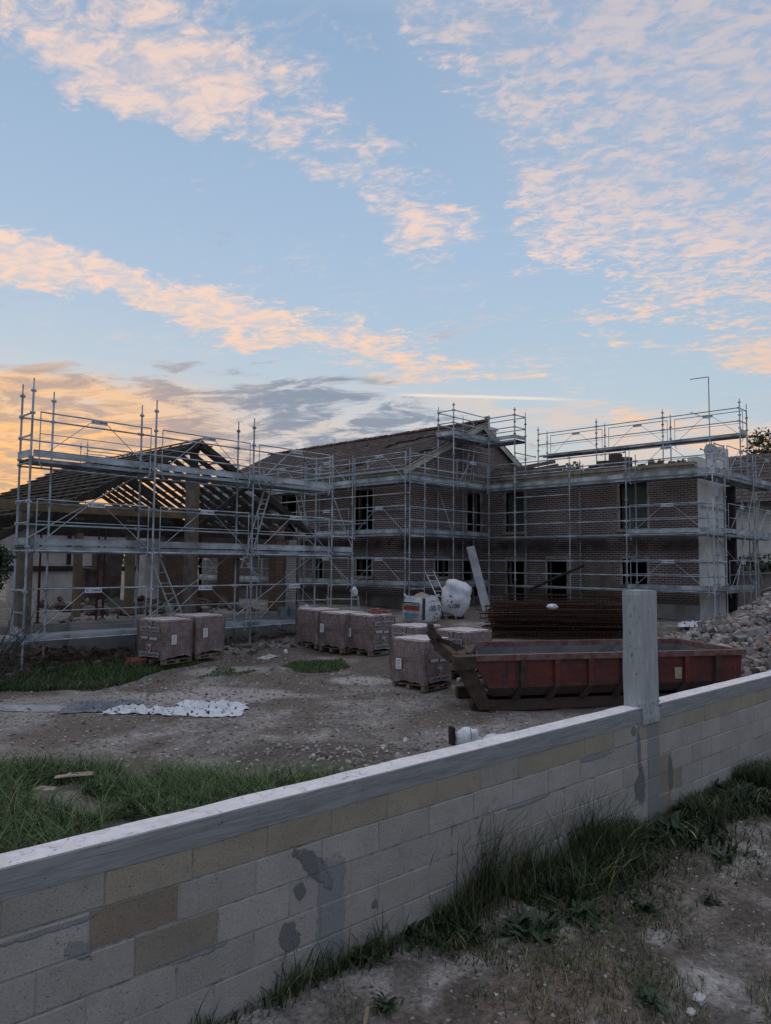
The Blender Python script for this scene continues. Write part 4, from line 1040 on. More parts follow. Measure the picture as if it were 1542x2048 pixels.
for a_, b_, z_ in ((YE, 11.5, -1.42), (12.8, 14.7, -1.3), (16.0, 16.7, -1.45), (17.95, 18.9, -1.4)): MB().box(WX-.035, WX-.003, a_, b_, -2.35, z_).obj('plinth', MATS['dull_render'] if 'dull_render' in MATS else material('dull_render', (.42, .40, .37), .9, 0, .3, 1.3, .003, 12., col2=(.24, .225, .21)), wing)
mb = MB(); mb.box(WX-.02, WX-.003, 12.9, 13.95, -1.25, -.1); mb.obj('render_patch', material('brown_render', (.17, .13, .105), .9, 0, .25, 2.5), wing)
mb = MB(); mb.box(WX-.10, WX+.34, YE+.02, YG-.003, WT, 3.40); mb.box(WX-.16, WX+.34, YE+.02, YG-.003, 3.401, 3.55); mb.box(WX-.22, WX+.34, YE+.02, YG-.19, 3.551, 3.66); mb.obj('cornice', stone, wing)
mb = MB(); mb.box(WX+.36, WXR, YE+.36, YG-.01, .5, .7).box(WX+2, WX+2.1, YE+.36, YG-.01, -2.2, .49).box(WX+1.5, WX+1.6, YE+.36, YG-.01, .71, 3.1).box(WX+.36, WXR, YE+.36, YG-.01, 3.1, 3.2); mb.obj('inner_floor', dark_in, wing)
MB().box(WXR-.3, WXR, YE+.36, YG-.01, -2.3, 3.6).obj('rear_wall', brick, wing)
# low remains of the roof: a shallow slope with loose tiles, torn edge
vv, ff, tt = [], [], []
tiled(vv, ff, tt, Vector((WX+.1, YG-.25, 3.67)), Vector((0, -1, 0)), Vector((1, 0, .10)).normalized(), Vector((-.1, 0, 1)).normalized(), int(9/.21), 6, .21, .30, lambda i, j: j > 1.5+4*noise.noise(Vector((i*.17, 1, 1)))+1)
link('loose_tiles', np_mesh('loose_tiles', vv, ff, tile_m, np.array(tt)), wing).location = -wing.location
mb = MB()
for i in range(160):
    y_ = random.uniform(13.2, 18.6) if i < 120 else random.uniform(10, 13); x_ = WX+random.uniform(.0, 1.2); s_ = random.uniform(.04, .16)
    mb.box(-s_, s_, -s_*.7, s_*.7, -s_*.3, s_*.3, 0, Matrix.Translation((x_, y_, 3.69+random.random()*.07))@Matrix.Rotation(random.random()*6, 4, Vector((random.random(), random.random(), 1)).normalized()), s_*.3)
mb.obj('roof_debris', rub_d, wing)
mb = MB()   # broken ridge of masonry sticking up
for (y0, y1, z) in ((12.9, 13.3, 3.95), (13.3, 13.75, 4.10), (13.75, 14.2, 3.85), (14.2, 14.6, 3.75)): mb.box(27.3, 27.7, y0, y1-.002, 3.2, z+.35, j=.03)
mb.obj('broken_wall', brick_material('soot_brick', (.10, .055, .045), (.06, .04, .035), (.12, .10, .09), dirt=False), wing)
# broken timbers where the wing roof met the gable
mb = MB()
for a, b in (((25.8, 18.4, 3.9), (28.0, 16.6, 4.5)), ((25.9, 18.0, 3.75), (27.6, 16.2, 4.25)), ((26.2, 18.8, 3.7), (28.2, 16.4, 4.2)), ((26.0, 17.2, 3.8), (27.2, 15.6, 4.1)), ((26.3, 18.6, 4.1), (26.6, 16.6, 4.0))):
    mb.beam(a, b, .12, .16)
for i in range(34):
    p = Vector((random.uniform(26, 28), random.uniform(16.2, 18.6), random.uniform(3.75, 4.15))); d = Vector((random.uniform(-.5, .5), random.uniform(-.5, .5), random.uniform(-.15, .2))); mb.beam(p, p+d, .05, .03)
mb.obj('broken_timbers', wood_g, wing)
# white end wall with chimney breast, and the shuttered gap beyond it
mb = MB(); mb.box(WX-.006, 28.45, YE-.04, YE-.004, -2.35, 3.21).box(WX+.355, 28.45, YE-.003, YE+.35, -2.35, 3.21); mb.obj('end_wall', white_r, wing)
mb = MB(); mb.box(WX+.03, 28.455, YE-.025, YE+.33, 3.215, 3.85).box(28.46, 29.36, YE+.05, YE+.6, 3.0, 4.50); mb.obj('chimney_block', white_r, wing)
MB().box(28.452, 29.25, YE+.1, YE+.35, -2.35, 3.1).obj('brown_shutter_wall', material('dark_shutter', (.06, .028, .022), .8, 0, .3, 4.), wing)
mb = MB(); mb.box(28.8, 29.0, YE-.3, YE+.08, -2.35, 3.0); mb.obj('ivy_post', wood_d, wing)

# satellite dish
dish = thing('satellite_dish', 'grey round satellite dish on the white chimney block at the right end of the wing', 'satellite dish', (27.42, 9.8, 3.85))
mb = MB(); n_ = 28; R_ = .33; vs = [(0, 0.06, 0)]
for r_ in (.5, 1.0):
    for k in range(n_): a = 6.2832*k/n_; vs.append((math.cos(a)*R_*r_, .06*(1-r_*r_), math.sin(a)*R_*1.05*r_))
fs = [(0, 1+k, 1+(k+1) % n_) for k in range(n_)]+[(1+k, 1+n_+k, 1+n_+(k+1) % n_, 1+(k+1) % n_) for k in range(n_)]
Mx = Matrix.Translation((0, -.1, .30))@Matrix.Rotation(math.radians(-35), 4, 'Z')@Matrix.Rotation(math.radians(-12), 4, 'X')
mb.add([Mx@Vector(v) for v in vs], fs, 0, True); mb.obj('reflector', material('dish_paint', (.36, .38, .38), .6, 0, .1, 3.), dish, False)
mb = MB(); mb.tube((0, 0, -.1), (0, 0, .4), .025); mb.tube(Mx@Vector((0, .0, -.36)), Mx@Vector((0, -.42, -.1)), .012); mb.tube(Mx@Vector((0, -.40, -.12)), Mx@Vector((0, -.46, -.04)), .035); mb.obj('arm', galv, dish, False)
mast = thing('aerial_mast', 'tall thin L-shaped pole rising above the right end of the scaffold against the sky', 'mast', (29.2, 10.4, 3.0))
MB().tube((29.2, 10.4, 3.0), (29.2, 10.4, 7.45), .022).obj('pole', galv, mast); MB().tube((29.2, 10.4, 7.45), (29.0, 11.05, 7.42), .018).obj('top_arm', galv, mast)
mb = MB(); mb.tube((29.2, 10.4, 5.75), (28.6, 10.9, 6.0), .012); 
for k in range(4): p = Vector((29.2, 10.4, 5.75)).lerp(Vector((28.6, 10.9, 6.0)), .2+k*.25); mb.tube(p+Vector((-.1, -.12, 0)), p+Vector((.1, .12, 0)), .006)
mb.obj('aerial', galv, mast)

# ------------------------------------------------------------------ timber barn
barn = thing('timber_barn', 'open timber-framed barn with bare roof battens and no gable infill, on the left', 'barn', (10.6, 22, -2.3))
AX, AZ, BY0, BY1 = 11.31, 3.42, 18.4, 28.2; BXL, BXR, BE = 5.6, 16.6, .42; 
slopeL = (AZ-BE)/(AX-BXL)
zl = lambda x: AZ-(AX-x)*.545; zr = lambda x: AZ-(x-AX)*.575
xl0, xr0 = 5.9, 15.7
ys_r = [BY0, BY0+.25]+list(np.arange(BY0+1.0, BY1, .62))
for side in (0, 1):
    for i, y_ in enumerate(ys_r):
        a = (xl0, y_, zl(xl0)) if side == 0 else (xr0, y_, zr(xr0)); b = (AX, y_, AZ)
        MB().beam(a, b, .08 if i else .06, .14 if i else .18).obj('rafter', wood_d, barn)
mb = MB(); nb = 17
for side in (0, 1):
    L_ = (AX-xl0) if side == 0 else (xr0-AX); nb = int(L_/.30)
    for i in range(nb+1):
        x_ = (xl0+L_*i/nb) if side == 0 else (xr0-L_*i/nb); z = (zl(x_) if side == 0 else zr(x_))+.10; y0 = BY0-.12; 
        while y0 < BY1:
            y1 = y0+random.uniform(2.2, 3.4)
            if not (side == 1 and random.random() < .10): mb.beam((x_+random.uniform(-.02, .02), y0, z+random.uniform(-.01, .012)), (x_+random.uniform(-.03, .03), min(y1, BY1+.1), z+random.uniform(-.01, .015)), .055, .035)
            y0 = y1+.01
mb.obj('roof_battens', batten_m, barn)
MB().beam((xl0-.3, BY0, 1.28), (10.9, BY0, 1.30), .12, .24).obj('tie_beam', material('weathered_beam', (.20, .14, .08), .8, 0, .3, 3.), barn); MB().beam((10.9, BY0, 1.30), (14.9, BY0, 1.31), .12, .22).obj('tie_beam', wood_d, barn)
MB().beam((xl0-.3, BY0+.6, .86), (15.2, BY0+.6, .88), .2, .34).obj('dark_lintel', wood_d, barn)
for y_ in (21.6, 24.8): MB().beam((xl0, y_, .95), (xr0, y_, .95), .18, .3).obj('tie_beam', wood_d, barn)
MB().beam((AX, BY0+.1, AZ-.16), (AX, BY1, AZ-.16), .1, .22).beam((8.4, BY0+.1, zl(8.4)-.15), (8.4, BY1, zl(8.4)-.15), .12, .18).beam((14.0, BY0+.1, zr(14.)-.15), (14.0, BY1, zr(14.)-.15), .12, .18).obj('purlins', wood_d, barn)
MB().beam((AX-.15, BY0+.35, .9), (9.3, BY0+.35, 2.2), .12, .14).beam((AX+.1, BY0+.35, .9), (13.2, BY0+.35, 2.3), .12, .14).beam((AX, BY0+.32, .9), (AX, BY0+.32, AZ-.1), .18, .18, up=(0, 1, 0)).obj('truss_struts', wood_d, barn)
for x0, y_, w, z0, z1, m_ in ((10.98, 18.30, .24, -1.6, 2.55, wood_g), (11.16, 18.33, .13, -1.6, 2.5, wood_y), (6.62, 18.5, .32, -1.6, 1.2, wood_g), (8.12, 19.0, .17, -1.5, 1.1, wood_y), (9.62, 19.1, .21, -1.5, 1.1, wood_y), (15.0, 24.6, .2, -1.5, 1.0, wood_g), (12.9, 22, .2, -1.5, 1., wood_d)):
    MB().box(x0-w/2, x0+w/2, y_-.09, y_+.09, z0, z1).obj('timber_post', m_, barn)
for x0, y_ in ((7.05, 18.7), (8.55, 18.75), (8.72, 18.75), ):
    mb = MB(); mb.tube((x0, y_, -1.58), (x0, y_, -.2), .032); mb.tube((x0, y_, -.2), (x0, y_, .86), .025); mb.box(x0-.07, x0+.07, y_-.07, y_+.07, -1.585, -1.57); mb.tube((x0-.06, y_, -.2), (x0+.06, y_, -.2), .012)
    t_ = thing('steel_prop', 'dark red steel prop under the barn beam, %s' % {7.05: 'the lone one at the left', 8.55: 'left of the close pair', 8.72: 'right of the close pair'}[x0], 'prop', (x0, y_, -1.6), 0, 'red steel props under the barn beam'); mb.obj('tube', red_p, t_)
# base slab and retaining blockwork
MB().box(5.6, 7.7, 18.42, 28.0, -2.7, -1.60).box(7.7, 15.2, 18.25, 28.0, -2.7, -1.58).obj('floor_slab', slabm, barn)
MB().box(7.62, 9.9, 18.1, 18.245, -2.7, -1.66).box(9.9, 15.2, 18.1, 18.245, -2.7, -1.7).obj('base_wall', attr_material('x', .9) if False else slabm, barn)
# back and side walls: patched pale render on posts with gaps, standing in the open behind the roof
mb = MB(); wall_panel(mb, 'y', 28.9, 5.0, 16.6, -1.75, 1.30, [(8.75, 9.1, -1.75, .1), (9.15, 9.8, -1.75, -.3), (13.3, 14.5, -.35, .42), (13.9, 14.4, -1.75, -.45)], -1, .25); mb.obj('back_wall', plaster, barn)
mb = MB(); mb.box(5.0, 16.6, 28.82, 28.89, -.47, -.27); mb.box(9.15, 9.4, 28.80, 28.89, -1.7, .1)
for x0 in (7.7, 10.3, 11.9, 14.9): mb.box(x0, x0+.14, 28.81, 28.885, -.2, 1.25)
mb.obj('wall_timbers', wood_d, barn)
MB().box(5.0, 16.6, 28.7, 28.86, 1.31, 2.15).obj('upper_boards', wood_d, barn)
mb = MB(); mb.box(11.1, 12.0, 24.4, 24.9, -1.58, .25, j=.05); mb.box(10.7, 11.5, 24.5, 25.0, -1.58, -.3, j=.05); mb.obj('ruined_pier', rub_d, barn)
mb = MB(); mb.box(12.1, 12.75, 21.6, 22.0, -1.58, .86); mb.obj('brick_pier', brick_b, barn)
MB().box(13.3, 13.9, 25.2, 25.7, -1.58, .9).obj('white_pier', white_r, barn)
# right front pier: broken brick with white painted face
mb = MB(); mb.box(14.12, 14.42, 18.35, 18.75, -1.9, 1.12); z = -1.9
while z < .55:
    w = random.uniform(-.03, .06); mb.box(14.42, 14.46+w, 18.36, 18.75, z, z+.072); z += .074
mb.obj('right_pier', brick_b, barn)
mb = MB(); z = -1.85
while z < .62:
    w = random.uniform(0, .05); top = max(0, (z-.2)*.5); mb.box(14.50-w+top*.6, 14.90-random.uniform(0, .02), 18.30, 18.345, z+.004, z+.070, j=.004); mb.box(14.52-w+top*.6, 14.89, 18.32, 18.70, z, z+.0735); z += .0745
mb.obj('painted_brick_face', brick_w, barn)
MB().box(14.93, 15.03, 18.3, 18.45, -1.7, .9).obj('timber_post', wood_g, barn)
mb = MB(); wall_panel(mb, 'x', 15.25, 19.2, 27.5, -1.6, .95, [(20.2, 22.4, -1.6, .1), (23.4, 25.4, -1.0, .1)], -1, .3); mb.obj('right_wall', brick_b, barn)
# ------------------------------------------------------------------ wrapped brick pallets
def pack_material():
    m = bpy.data.materials.new('wrapped_bricks'); m.use_nodes = True; t = NT(m.node_tree); b = m.node_tree.nodes['Principled BSDF']
    v = t.n('ShaderNodeTexCoord').outputs['Object']; x, y, z = t.sep(v)
    br = t.n('ShaderNodeTexBrick'); t.put(br.inputs['Vector'], t.comb(t.m('ADD', x, y), z, 0.))
    br.offset = 0.0
    for k, q in (('Color1', (.095, .052, .046)), ('Color2', (.27, .175, .15)), ('Mortar', (.035, .026, .025))): br.inputs[k].default_value = (*q, 1)
    br.inputs['Scale'].default_value = 1.; br.inputs['Mortar Size'].default_value = .006; br.inputs['Mortar Smooth'].default_value = .6; br.inputs['Brick Width'].default_value = .065; br.inputs['Row Height'].default_value = .105
    lay_ = t.ss(t.m('ABSOLUTE', t.m('SUBTRACT', z, .575)), .035, .015)
    c = t.mix(t.m('MULTIPLY', t.ss(t.noise(v, 2.6, 5, .6), .35, .7), .55), br.outputs[0], (.20, .155, .15)); c = t.mix(t.m('MULTIPLY', lay_, .5), c, (.04, .032, .03))
    st = t.n('ShaderNodeVectorMath', operation='MULTIPLY'); t.put(st.inputs[0], v); st.inputs[1].default_value = (3., 3., 1.)
    fold = t.noise(st.outputs[0], 2.6, 5, .6, 2.2); fold_glint = t.m('MULTIPLY', t.ss(t.m('ABSOLUTE', t.m('SUBTRACT', fold, .5)), .012, .0), t.ss(t.noise(v, 1.7, 2), .48, .62))
    c = t.mix(t.m('MULTIPLY', fold_glint, .8), c, (.62, .60, .64))  # pale streaks: film highlights along the folds, painted into the base colour
    c = t.mix(.12, c, (.42, .41, .43))
    t.put(b.inputs['Base Color'], c); b.inputs['Roughness'].default_value = .42; b.inputs['Specular IOR Level'].default_value = .5
    b.inputs['Coat Weight'].default_value = .35; b.inputs['Coat Roughness'].default_value = .25
    bn = t.n('ShaderNodeBump'); bn.inputs['Distance'].default_value = .02; t.put(bn.inputs['Height'], t.m('ADD', fold, t.m('MULTIPLY', t.noise(v, 14., 4, .6), .4))); t.put(b.inputs['Normal'], bn.outputs[0]); t.put(b.inputs['Coat Normal'], bn.outputs[0])
    return m
pack_m = pack_material()
PW, PD, PH = .90, .92, .92
def pack_shell():
    nx_, nz_ = 10, 12; mb = MB(); prof = []
    pts = []
    for i in range(nx_): pts.append((-PW/2+PW*i/nx_, -PD/2))
    for i in range(nx_): pts.append((PW/2, -PD/2+PD*i/nx_))
    for i in range(nx_): pts.append((PW/2-PW*i/nx_, PD/2))
    for i in range(nx_): pts.append((-PW/2, PD/2-PD*i/nx_))
    n = len(pts); vs = []
    for k in range(nz_+1):
        z = .10+PH*k/nz_
        for i, (x_, y_) in enumerate(pts):
            d = noise.noise(Vector((x_*3, y_*3, z*3+5)))*.018 - (.012 if k == nz_ else 0)
            r = math.hypot(x_, y_); zz = z + (noise.noise(Vector((x_*5, y_*5, 9)))*.05 + (.02 if i % nx_ == 0 else .07*math.sin(math.pi*(i % nx_)/nx_)) if k == 0 else 0)
            vs.append((x_*(1+d/.5), y_*(1+d/.5), zz))
    fs = [(k*n+i, k*n+(i+1) % n, (k+1)*n+(i+1) % n, (k+1)*n+i) for k in range(nz_) for i in range(n)]
    mb.add(vs, fs, 0, True); return mb.mesh('wrapped_bricks', pack_m)
def pack_top():
    mb = MB(); n = 12; vs = []
    for j in range(n+1):
        for i in range(n+1):
            x_, y_ = (-.5+i/n)*(PW+.012), (-.5+j/n)*(PD+.012); e = min(i, j, n-i, n-j)
            z = 1.024+noise.noise(Vector((x_*4, y_*4, 2)))*.012 - (.02+.05*abs(noise.noise(Vector((x_*6, y_*6, 5)))) if e == 0 else 0)
            vs.append((x_, y_, z))
    fs = [(j*(n+1)+i, j*(n+1)+i+1, (j+1)*(n+1)+i+1, (j+1)*(n+1)+i) for j in range(n) for i in range(n)]
    mb.add(vs, fs, 0, True); return mb.mesh('film_cover', film)
def pallet_mesh():
    mb = MB()
    for i in range(5): x_ = -PW/2+.04+i*(PW-.18)/4; mb.box(x_, x_+.10, -PD/2+.01, PD/2-.01, .088, .105)
    for y_ in (-PD/2+.02, -.045, PD/2-.11):
        mb.box(-PW/2+.01, PW/2-.01, y_, y_+.09, .070, .087); mb.box(-PW/2+.01, PW/2-.01, y_, y_+.09, 0, .016)
        for x_ in (-PW/2+.01, -.06, PW/2-.13): mb.box(x_, x_+.12, y_, y_+.09, .017, .069)
    return mb.mesh('pallet', wood)
def wing_logo(mb, O, X, Y, s):
    flat_poly(mb, [(-.5, .5), (-.12, .28), (.02, -.38), (-.05, -.5), (-.3, -.2)], O, Vector(X)*s, Vector(Y)*s, 0)
    flat_poly(mb, [(.5, .55), (.12, .25), (.05, -.30), (.14, -.5), (.34, -.1)], O, Vector(X)*s, Vector(Y)*s, 1)
def print_mesh(face, up=True, low=True):
    """dark lettering and winged emblem printed on the film; face '-x' or '-y'"""
    mb = MB(); e = .030
    if face == '-x': O = lambda a, z: Vector((-PW/2-e, a, z)); X = Vector((0, -1, 0))
    else: O = lambda a, z: Vector((a, -PD/2-e, z)); X = Vector((1, 0, 0))
    Y = Vector((0, 0, 1)); nO = Vector((-.003, 0, 0)) if face == '-x' else Vector((0, -.003, 0))
    rowsz = ([(.93, .80)] if up else []) + ([(.37, .22)] if low else [])
    for lz, tz in rowsz:
        fr = O(0, lz)-nO*.5; flat_poly(mb, [(-.62, .6), (.62, .66), (.42, -.25), (.15, -.62), (-.15, -.62), (-.42, -.25)], fr, X*.14, Y*.14, 2)
        wing_logo(mb, O(0, lz)+nO, X, Y, .13)
        flat_poly(mb, [(-.33, -.052), (.33, -.052), (.33, .052), (-.33, .052)], O(.0, tz)-nO*.5, X, Y, 2)
        add_text(mb, 'VANDERSANDEN', O(.0, tz)+nO, X, Y, .62, .075, 0)
    flat_poly(mb, [(-.3, -.03), (-.06, -.03), (-.06, .03), (-.3, .03)], O(0, .60), X, Y, 2); flat_poly(mb, [(.0, -.03), (.27, -.03), (.27, .03), (0, .03)], O(0, .585), X, Y, 2)
    return mb.mesh('film_print', [ink, ink_o, material('pale_print', (.44, .43, .46), .5, 0, .1, 5.) if 'pale_print' not in MATS else MATS['pale_print']])
def label_mesh(face, a, z):
    mb = MB(); e = .030
    if face == '-x': O = Vector((-PW/2-e, a, z)); X = Vector((0, -1, 0)); nO = Vector((-.003, 0, 0))
    else: O = Vector((a, -PD/2-e, z)); X = Vector((1, 0, 0)); nO = Vector((0, -.003, 0))
    Y = Vector((0, 0, 1)); flat_poly(mb, [(-.075, -.11), (.075, -.11), (.075, .11), (-.075, .11)], O, X, Y, 0)
    add_text(mb, '12', O+nO+Y*.01, X, Y, .05, .05, 1)
    for k, w in ((.075, .09), (.055, .10), (-.05, .08), (-.075, .10)): flat_poly(mb, [(-w/2, k-.004), (w/2, k-.004), (w/2, k+.004), (-w/2, k+.004)], O+nO, X, Y, 2)
    return mb.mesh('paper_label', [paper, ink, MATS['grey_mortar']])
SH, TP, PL = pack_shell(), pack_top(), pallet_mesh()
packs = [ # x, y (centre), rz, label, print face, label face
    (8.90, 15.78, .20, 'wrapped brick pallet, left one of the left pair, lettering on its left side', '-x', ('-y', -.17, .56)),
    (9.84, 15.86, .20, 'wrapped brick pallet, right one of the left pair before the barn scaffold', None, ('-y', -.24, .62)),
    (13.15, 15.15, -.02, 'shrink-wrapped brick pallet at the far left of the middle group', None, None),
    (13.17, 14.20, .01, 'wrapped brick pallet second from the left in the middle group, white label facing left', None, ('-x', .30, .60)),
    (13.42, 13.42, .0, 'shrink-wrapped brick pallet in the middle group with a few loose bricks lying on top', '-y', ('-x', .30, .55)),
    (12.85, 11.32, .02, 'shrink-wrapped brick pallet behind the nearest one, its lettering partly hidden', '-x', None),
    (13.12, 10.15, -.01, 'shrink-wrapped brick pallet just left of the rebar pile and behind the skip hook', '-x', None),
    (11.58, 10.06, .03, 'nearest wrapped brick pallet, right beside the skip hook', '-y', ('-x', .22, .50)),
]
zs_pack = []
for x_, y_, rz, lab, pf, lf in packs:
    z0 = float(gz0(x_, y_))+(.07 if x_ < 10 else .01); zs_pack.append(z0)
    r = thing('brick_pallet', lab, 'brick pallet', (x_, y_, z0), rz, 'wrapped pallets of bricks')
    link('pallet', PL, r, False); s_ = link('wrapped_bricks', SH, r, False); link('film_cover', TP, r, False)
    if pf:
        key = pf+('n' if 'nearest' in lab else '')
        link('film_print', print_mesh(pf, up='nearest wrapped' not in lab), s_, False)
    if lf: link('paper_label', label_mesh(*lf), s_, False)
for i in range(7):
    x_ = 13.42+.1+random.uniform(-.12, .30); y_ = 13.42+random.uniform(-.35, .1); z0 = zs_pack[4]+1.035
    pos = [(13.35, 13.2, 0), (13.6, 13.25, 0), (13.7, 13.45, 0), (13.45, 13.42, 0), (13.42, 13.25, 1), (13.62, 13.33, 1), (13.8, 13.2, 0)][i]
    MBk = MB().box(-.105, .105, -.05, .05, 0, .062, 0, None, .004); o = MBk.obj('loose_brick', terra); o.location = (pos[0], pos[1], z0+pos[2]*.064); o.rotation_euler = (0, 0, random.uniform(-.5, 1.6))
    tag(o, 'loose reddish brick on top of a middle wrapped pallet, '+['front left of the lower layer', 'front centre of the lower layer', 'back right of the lower layer', 'back left of the lower layer', 'left one of the upper two', 'right one of the upper two', 'alone at the far right'][i], 'brick', 'loose bricks on the pallet')
bi = 0
for k in range(12):
    lay_, col_ = divmod(k, 4) if k < 8 else (k//4, k % 4); lay_ = k//4
    mbk = MB().box(-.105, .105, -.05, .05, 0, .062, 0, None, .006); o = mbk.obj('loose_brick', terra)
    o.location = (8.20+.12*(k % 2)+random.uniform(-.03, .03), 15.85+.24*((k//2) % 2)+random.uniform(-.02, .02), G(8.25, 16.0)+.005+lay_*.066); o.rotation_euler = (random.uniform(-.05, .05), 0, random.uniform(-.4, .4))
    tag(o, 'brick in the small stack left of the leftmost pallet, '+['bottom', 'middle', 'top'][lay_]+' layer, '+['front left', 'front right', 'back left', 'back right'][k % 4], 'brick', 'bricks in the small stack')

# ------------------------------------------------------------------ bulk bags, mixer, ladders, plank
def big_bag(name, label, loc, rz, w, d, h, fill=True, seed=1, prints=None, rest=None):
    r = thing(name, label, 'bulk bag', loc, rz); mb = MB(); n = 8; pts = []
    for s_, (ax, ay, bx, by) in enumerate(((-1, -1, 1, -1), (1, -1, 1, 1), (1, 1, -1, 1), (-1, 1, -1, -1))):
        for i in range(n): t = i/n; pts.append(((ax*(1-t)+bx*t)*w/2, (ay*(1-t)+by*t)*d/2))
    m = len(pts); K = 12; vs = []
    for k in range(K+1):
        f = k/K; bul = 1+.13*math.sin(math.pi*min(1, f*1.15))-(.04 if k == 0 else 0)-(.05 if f > .9 else 0)
        for x_, y_ in pts:
            rr = math.hypot(x_/w, y_/d)*2; sq = 1-.13*max(0, rr-1)
            e = noise.noise(Vector((x_*3+seed, y_*3, f*3)))*.05
            vs.append((x_*(bul*sq+e), y_*(bul*sq+e), f*h+(noise.noise(Vector((x_*5, y_*5+seed, 3)))*.07 if k == K else 0)))
    mb.add(vs, [(k*m+i, k*m+(i+1) % m, (k+1)*m+(i+1) % m, (k+1)*m+i) for k in range(K) for i in range(m)], 0, True)
    sh = mb.obj('woven_shell', bag_m, r, False)
    for ax, ay in ((-1, -1), (1, -1), (1, 1), (-1, 1)):
        c0 = Vector((ax*w*.47, ay*d*.47, h*.92)); MB().path([c0+Vector((-ax*.10, 0, 0)), c0+Vector((-ax*.05, ay*.03, .13)), c0+Vector((0, ay*.05, .10)), c0+Vector((0, -ay*.10, 0))], .016, 5).obj('lifting_loop', bag_m, r, False)
    if fill:
        mb = MB(); vs = [(0, 0, h+.13)]
        for q_ in (.35, .7, 1.0):
            for k in range(20): a = 6.2832*k/20; vs.append((math.cos(a)*w*.5*q_, math.sin(a)*d*.5*q_, h-.10+.23*(1-q_**1.3)+noise.noise(Vector((a*2, q_*4, seed)))*.04))
        mb.add(vs, [(0, 1+k, 1+(k+1) % 20) for k in range(20)]+[(1+j*20+k, 21+j*20+k, 21+j*20+(k+1) % 20, 1+j*20+(k+1) % 20) for j in range(2) for k in range(20)], 0, True)
        mb.obj('sand_heap', sand, r, False)
    if prints: prints(r, sh)
    return r
def recycle(mb, O, X, Y, s, mi=0):
    for k in range(3):
        a0 = math.radians(90+120*k); pts = []
        for da, rr in ((-.75, .62), (-.1, .62), (-.1, .50), (.30, .82), (-.1, 1.12), (-.1, 1.0), (-.75, 1.0)):
            pts.append((math.cos(a0+da)*rr*s, math.sin(a0+da)*rr*s))
        flat_poly(mb, pts, O, X, Y, mi)
def wrap_prints(sh, name, fn, mats):
    mb = MB(); fn(mb); o = mb.obj(name, mats, sh, False); sw = o.modifiers.new('wrap', 'SHRINKWRAP'); sw.target = sh; sw.wrap_method = 'PROJECT'; sw.use_negative_direction = True; sw.use_positive_direction = True; sw.offset = .008
    return o
def pr_left(r, sh):
    mb = MB(); O = Vector((-.02, -.575, .50)); X, Y = Vector((1, 0, 0)), Vector((0, 0, 1)); n_ = Vector((0, -.004, 0))
    flat_poly(mb, [(-.36, .0), (.36, -.0), (.36, .11), (-.36, .11)], O, X, Y, 0); flat_poly(mb, [(-.36, -.12), (.36, -.12), (.36, -.003), (-.36, -.003)], O, X, Y, 1)
    add_text(mb, 'RETERPOCHE', O+n_+Y*.055, X, Y, .64, .075, 2)
    flat_poly(mb, [(-.36, -.20), (.34, -.24), (.30, -.30), (.1, -.36), (-.28, -.40)], O, X, Y, 3)
    for k in range(3): flat_poly(mb, [(-.3, .19+k*.05), (.2-.1*k, .19+k*.05), (.2-.1*k, .2+k*.05), (-.3, .2+k*.05)], O, X, Y, 3)
    mb.obj('print', [ink, ink_r, paper, ink_t], sh, False)
def pr_right(r, sh):
    mb = MB(); X, Y = Vector((1, 0, 0)), Vector((0, 0, 1)); O = Vector((.02, -.575, .5))
    add_text(mb, '100% TP', O+Y*-.03, X, Y, .62, .17, 0); recycle(mb, O+Y*-.30+X*.05, X, Y, .10)
    for k, w_ in ((.19, .5), (.225, .45)): flat_poly(mb, [(-w_/2, k), (w_/2, k), (w_/2, k+.012), (-w_/2, k+.012)], O, X, Y, 1)
    mb.obj('print', [ink, ink_r], sh, False)
def pr_both(r, sh):
    e = .535; mb = MB(); O = Vector((-e, .0, .52)); X, Y = Vector((0, -1, 0)), Vector((0, 0, 1)); n_ = Vector((-.004, 0, 0))
    flat_poly(mb, [(-.36, .0), (.34, -.0), (.34, .13), (-.36, .15)], O, X, Y, 0); flat_poly(mb, [(-.36, -.12), (.34, -.13), (.34, -.003), (-.36, -.003)], O, X, Y, 1)
    add_text(mb, 'RETERPOCHE', O+n_+Y*.065, X, Y, .62, .085, 2)
    flat_poly(mb, [(-.36, -.20), (.34, -.24), (.30, -.30), (.1, -.36), (-.28, -.40)], O, X, Y, 3)
    for k in range(3): flat_poly(mb, [(-.3, .21+k*.05), (.2-.1*k, .21+k*.05), (.2-.1*k, .22+k*.05), (-.3, .22+k*.05)], O, X, Y, 3)
    mb.obj('print', [ink, ink_r, paper, ink_t], sh, False)
    mb = MB(); X = Vector((1, 0, 0)); O = Vector((.08, -e, .5))
    add_text(mb, '100% TP', O+Y*-.03, X, Y, .60, .19, 0); recycle(mb, O+Y*-.32+X*.05, X, Y, .11)
    for k, w_ in ((.19, .5), (.225, .45)): flat_poly(mb, [(-w_/2, k), (w_/2, k), (w_/2, k+.012), (-w_/2, k+.012)], O, X, Y, 1)
    mb.obj('print', [ink, ink_r], sh, False)
    MB().beam((-.46, -.47, .10), (-.47, -.49, .80), .10, .05, up=(1, 1, 0)).obj('corner_strap', material('dark_green_strap', (.03, .07, .06), .7, 0, .2, 6.), sh, False)
big_bag('bulk_bag', 'open white woven bag heaped with sand, printed with a red band and 100%', (18.75, 16.30, G(18.7, 16.3)+.02), .02, .86, .86, .86, True, 1, pr_both)
